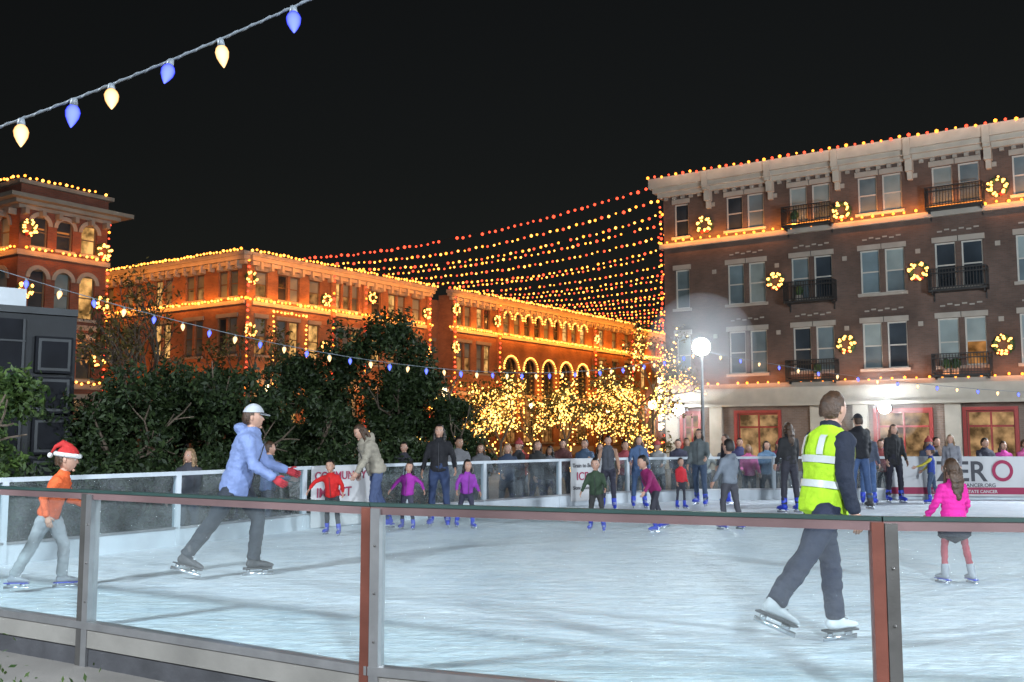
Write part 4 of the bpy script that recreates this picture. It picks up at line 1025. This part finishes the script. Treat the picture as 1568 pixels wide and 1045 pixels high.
person('skater_in_grey_jacket', 4.03, 21.2, 1.62, 150, top=(.09, .105, .11), legs=(.04, .06, .1), hair='long', hcol=HAIRK, near=1, LA=(20, 15, 50), RL=(-12, 5, 5), LL=(8, 4, 14), bulk=1.1)
person('child_in_grey_hoodie', 3.5, 15.9, 1.42, 30, top=(.13, .15, .18), legs=(.05, .05, .06), child=True, hcol=HAIRK, hood=True, near=1, LA=(10, 20, 20), RA=(15, 18, 35), LL=(10, 5, 18), RL=(-6, 6, 8), bulk=1.08)
person('skater_in_dark_jacket', 4.75, 21.9, 1.5, 100, top=(.03, .03, .04), legs=(.05, .07, .12), hair='short', near=0, **stand)
person('skater_in_black_top', 5.45, 19.4, 1.72, 20, top=(.02, .02, .022), legs=(.03, .03, .04), hair='long', near=1, **stand)
person('man_in_black_jacket', 7.15, 20.3, 1.9, 15, top=(.013, .014, .018), legs=(.04, .07, .15), hat='cap', hatcol=(.02, .02, .025), near=1, bulk=1.2, LA=(5, 14, 25), RA=(5, 14, 20), skate=SHOE, LL=(2, 6, 3), RL=(-3, 6, 3))
person('skater_in_jeans', 7.75, 21.5, 1.62, -30, top=(.06, .07, .1), legs=(.05, .09, .19), hair='pony', near=1, LA=(40, 10, 50), **stand)
person('woman_in_dark_coat', 8.6, 22.2, 1.72, 185, top=(.02, .02, .022), legs=(.02, .02, .03), hair='long', near=1, hemlen=.1, **stand)
person('child_in_blue_jacket', 9.3, 21.9, 1.25, 60, top=(.02, .04, .2), sleeve=(.35, .3, .04), legs=(.04, .06, .1), child=True, near=1, LA=(50, 20, 20), RA=(30, 20, 20), LL=(10, 8, 14), RL=(-8, 8, 8), hat='beanie', hatcol=(.03, .05, .2))
person('skater_in_grey_coat', 10.0, 22.4, 1.5, 140, top=(.18, .18, .2), legs=(.05, .05, .06), hair='long', hcol=HAIRL, near=1, lean=10, **stand)
spec = [(-4.9, 15.0, 1.64, (.04, .04, .05), 'long', HAIRL, 170), (-4.1, 16.6, 1.74, (.10, .16, .3), 'short', HAIRB, -60), (-1.1, 20.2, 1.82, (.13, .13, .14), 'short', HAIRK, 190), (-.1, 20.8, 1.68, (.03, .04, .07), 'long', HAIRL, 200),
        (.15, 21.6, 1.74, (.05, .05, .055), 'short', HAIRB, 120), (.55, 21.5, 1.74, (.02, .02, .02), 'long', HAIRB, -140), (.85, 22.2, 1.6, (.15, .15, .17), 'long', HAIRK, 170),
        (1.7, 23.0, 1.76, (.05, .08, .13), 'short', HAIRK, 160), (2.1, 23.6, 1.66, (.03, .03, .03), 'long', HAIRB, 190), (2.7, 23.6, 1.72, (.22, .04, .05), 'short', HAIRK, 200), (3.1, 24.1, 1.75, (.04, .05, .09), 'long', HAIRL, 170),
        (3.6, 24.3, 1.7, (.25, .25, .25), 'short', HAIRB, 150), (4.2, 24.9, 1.75, (.03, .03, .05), 'short', HAIRK, 180), (5.3, 24.6, 1.7, (.06, .06, .07), 'short', HAIRB, 210),
        (5.85, 24.4, 1.62, (.5, .10, .25), 'long', HAIRL, 180), (6.35, 24.6, 1.7, (.1, .17, .26), 'long', HAIRK, 170), (6.9, 24.8, 1.76, (.03, .03, .03), 'short', HAIRK, 160), (7.6, 25.0, 1.7, (.1, .1, .12), 'long', HAIRB, 190), (10.4, 24.6, 1.78, (.04, .05, .08), 'long', HAIRB, 180),
        (10.95, 24.5, 1.66, (.14, .15, .2), 'short', HAIRL, 150), (11.7, 24.4, 1.78, (.03, .03, .045), 'short', HAIRK, 185), (12.25, 24.6, 1.7, (.45, .05, .26), 'long', HAIRB, 170), (12.8, 24.6, 1.74, (.5, .1, .26), 'short', HAIRB, 190), (9.5, 25.4, 1.74, (.2, .05, .05), 'short', HAIRK, 180),
        (1.3, 25.2, 1.75, (.08, .03, .03), 'short', HAIRK, 175), (3.4, 26.0, 1.68, (.3, .05, .08), 'long', HAIRB, 165), (4.7, 26.5, 1.78, (.05, .06, .06), 'short', HAIRK, 200), (-2.3, 21.0, 1.7, (.03, .03, .04), 'short', HAIRK, 170), (8.3, 26.2, 1.72, (.12, .1, .06), 'short', HAIRB, 190),
        (2.4, 25.0, 1.62, (.12, .2, .12), 'long', HAIRB, 150), (5.0, 25.6, 1.66, (.4, .4, .38), 'long', HAIRL, 210), (6.1, 26.4, 1.78, (.05, .05, .12), 'short', HAIRK, 185), (7.2, 26.6, 1.7, (.25, .05, .08), 'long', HAIRB, 160), (8.9, 24.9, 1.68, (.05, .05, .055), 'long', HAIRK, 200),
        (9.9, 26.3, 1.76, (.08, .12, .2), 'short', HAIRB, 170), (11.3, 26.2, 1.8, (.1, .06, .04), 'short', HAIRK, 190), (.2, 23.2, 1.72, (.3, .05, .04), 'short', HAIRK, 165), (-.7, 22.2, 1.66, (.1, .1, .11), 'long', HAIRB, 185), (13.4, 25.4, 1.7, (.06, .08, .06), 'long', HAIRK, 195)]
names = ['spectator_in_coat', 'spectator_in_jacket']
for i, (x, y, H, c, h, hc_, yw) in enumerate(spec):
    person(names[i % 2], x, y, H, yw, z=GZ+.004, top=c, legs=(.03, .035, .05), hair=h, hcol=hc_, skin=SKIN2 if i % 4 == 2 else SKIN, near=0, shoes=True, bulk=1.1,
           LA=(random.uniform(0, 45), random.uniform(8, 16), random.uniform(15, 80)), RA=(random.uniform(0, 45), random.uniform(8, 16), random.uniform(15, 80)), head=(random.uniform(-25, 25), random.uniform(-8, 4)),
           hat='beanie' if i % 7 == 4 else None, hatcol=(.3, .05, .05), LL=(random.uniform(0, 8), 5, 5), RL=(random.uniform(-8, 0), 5, 4))
print('objects', len(bpy.data.objects))
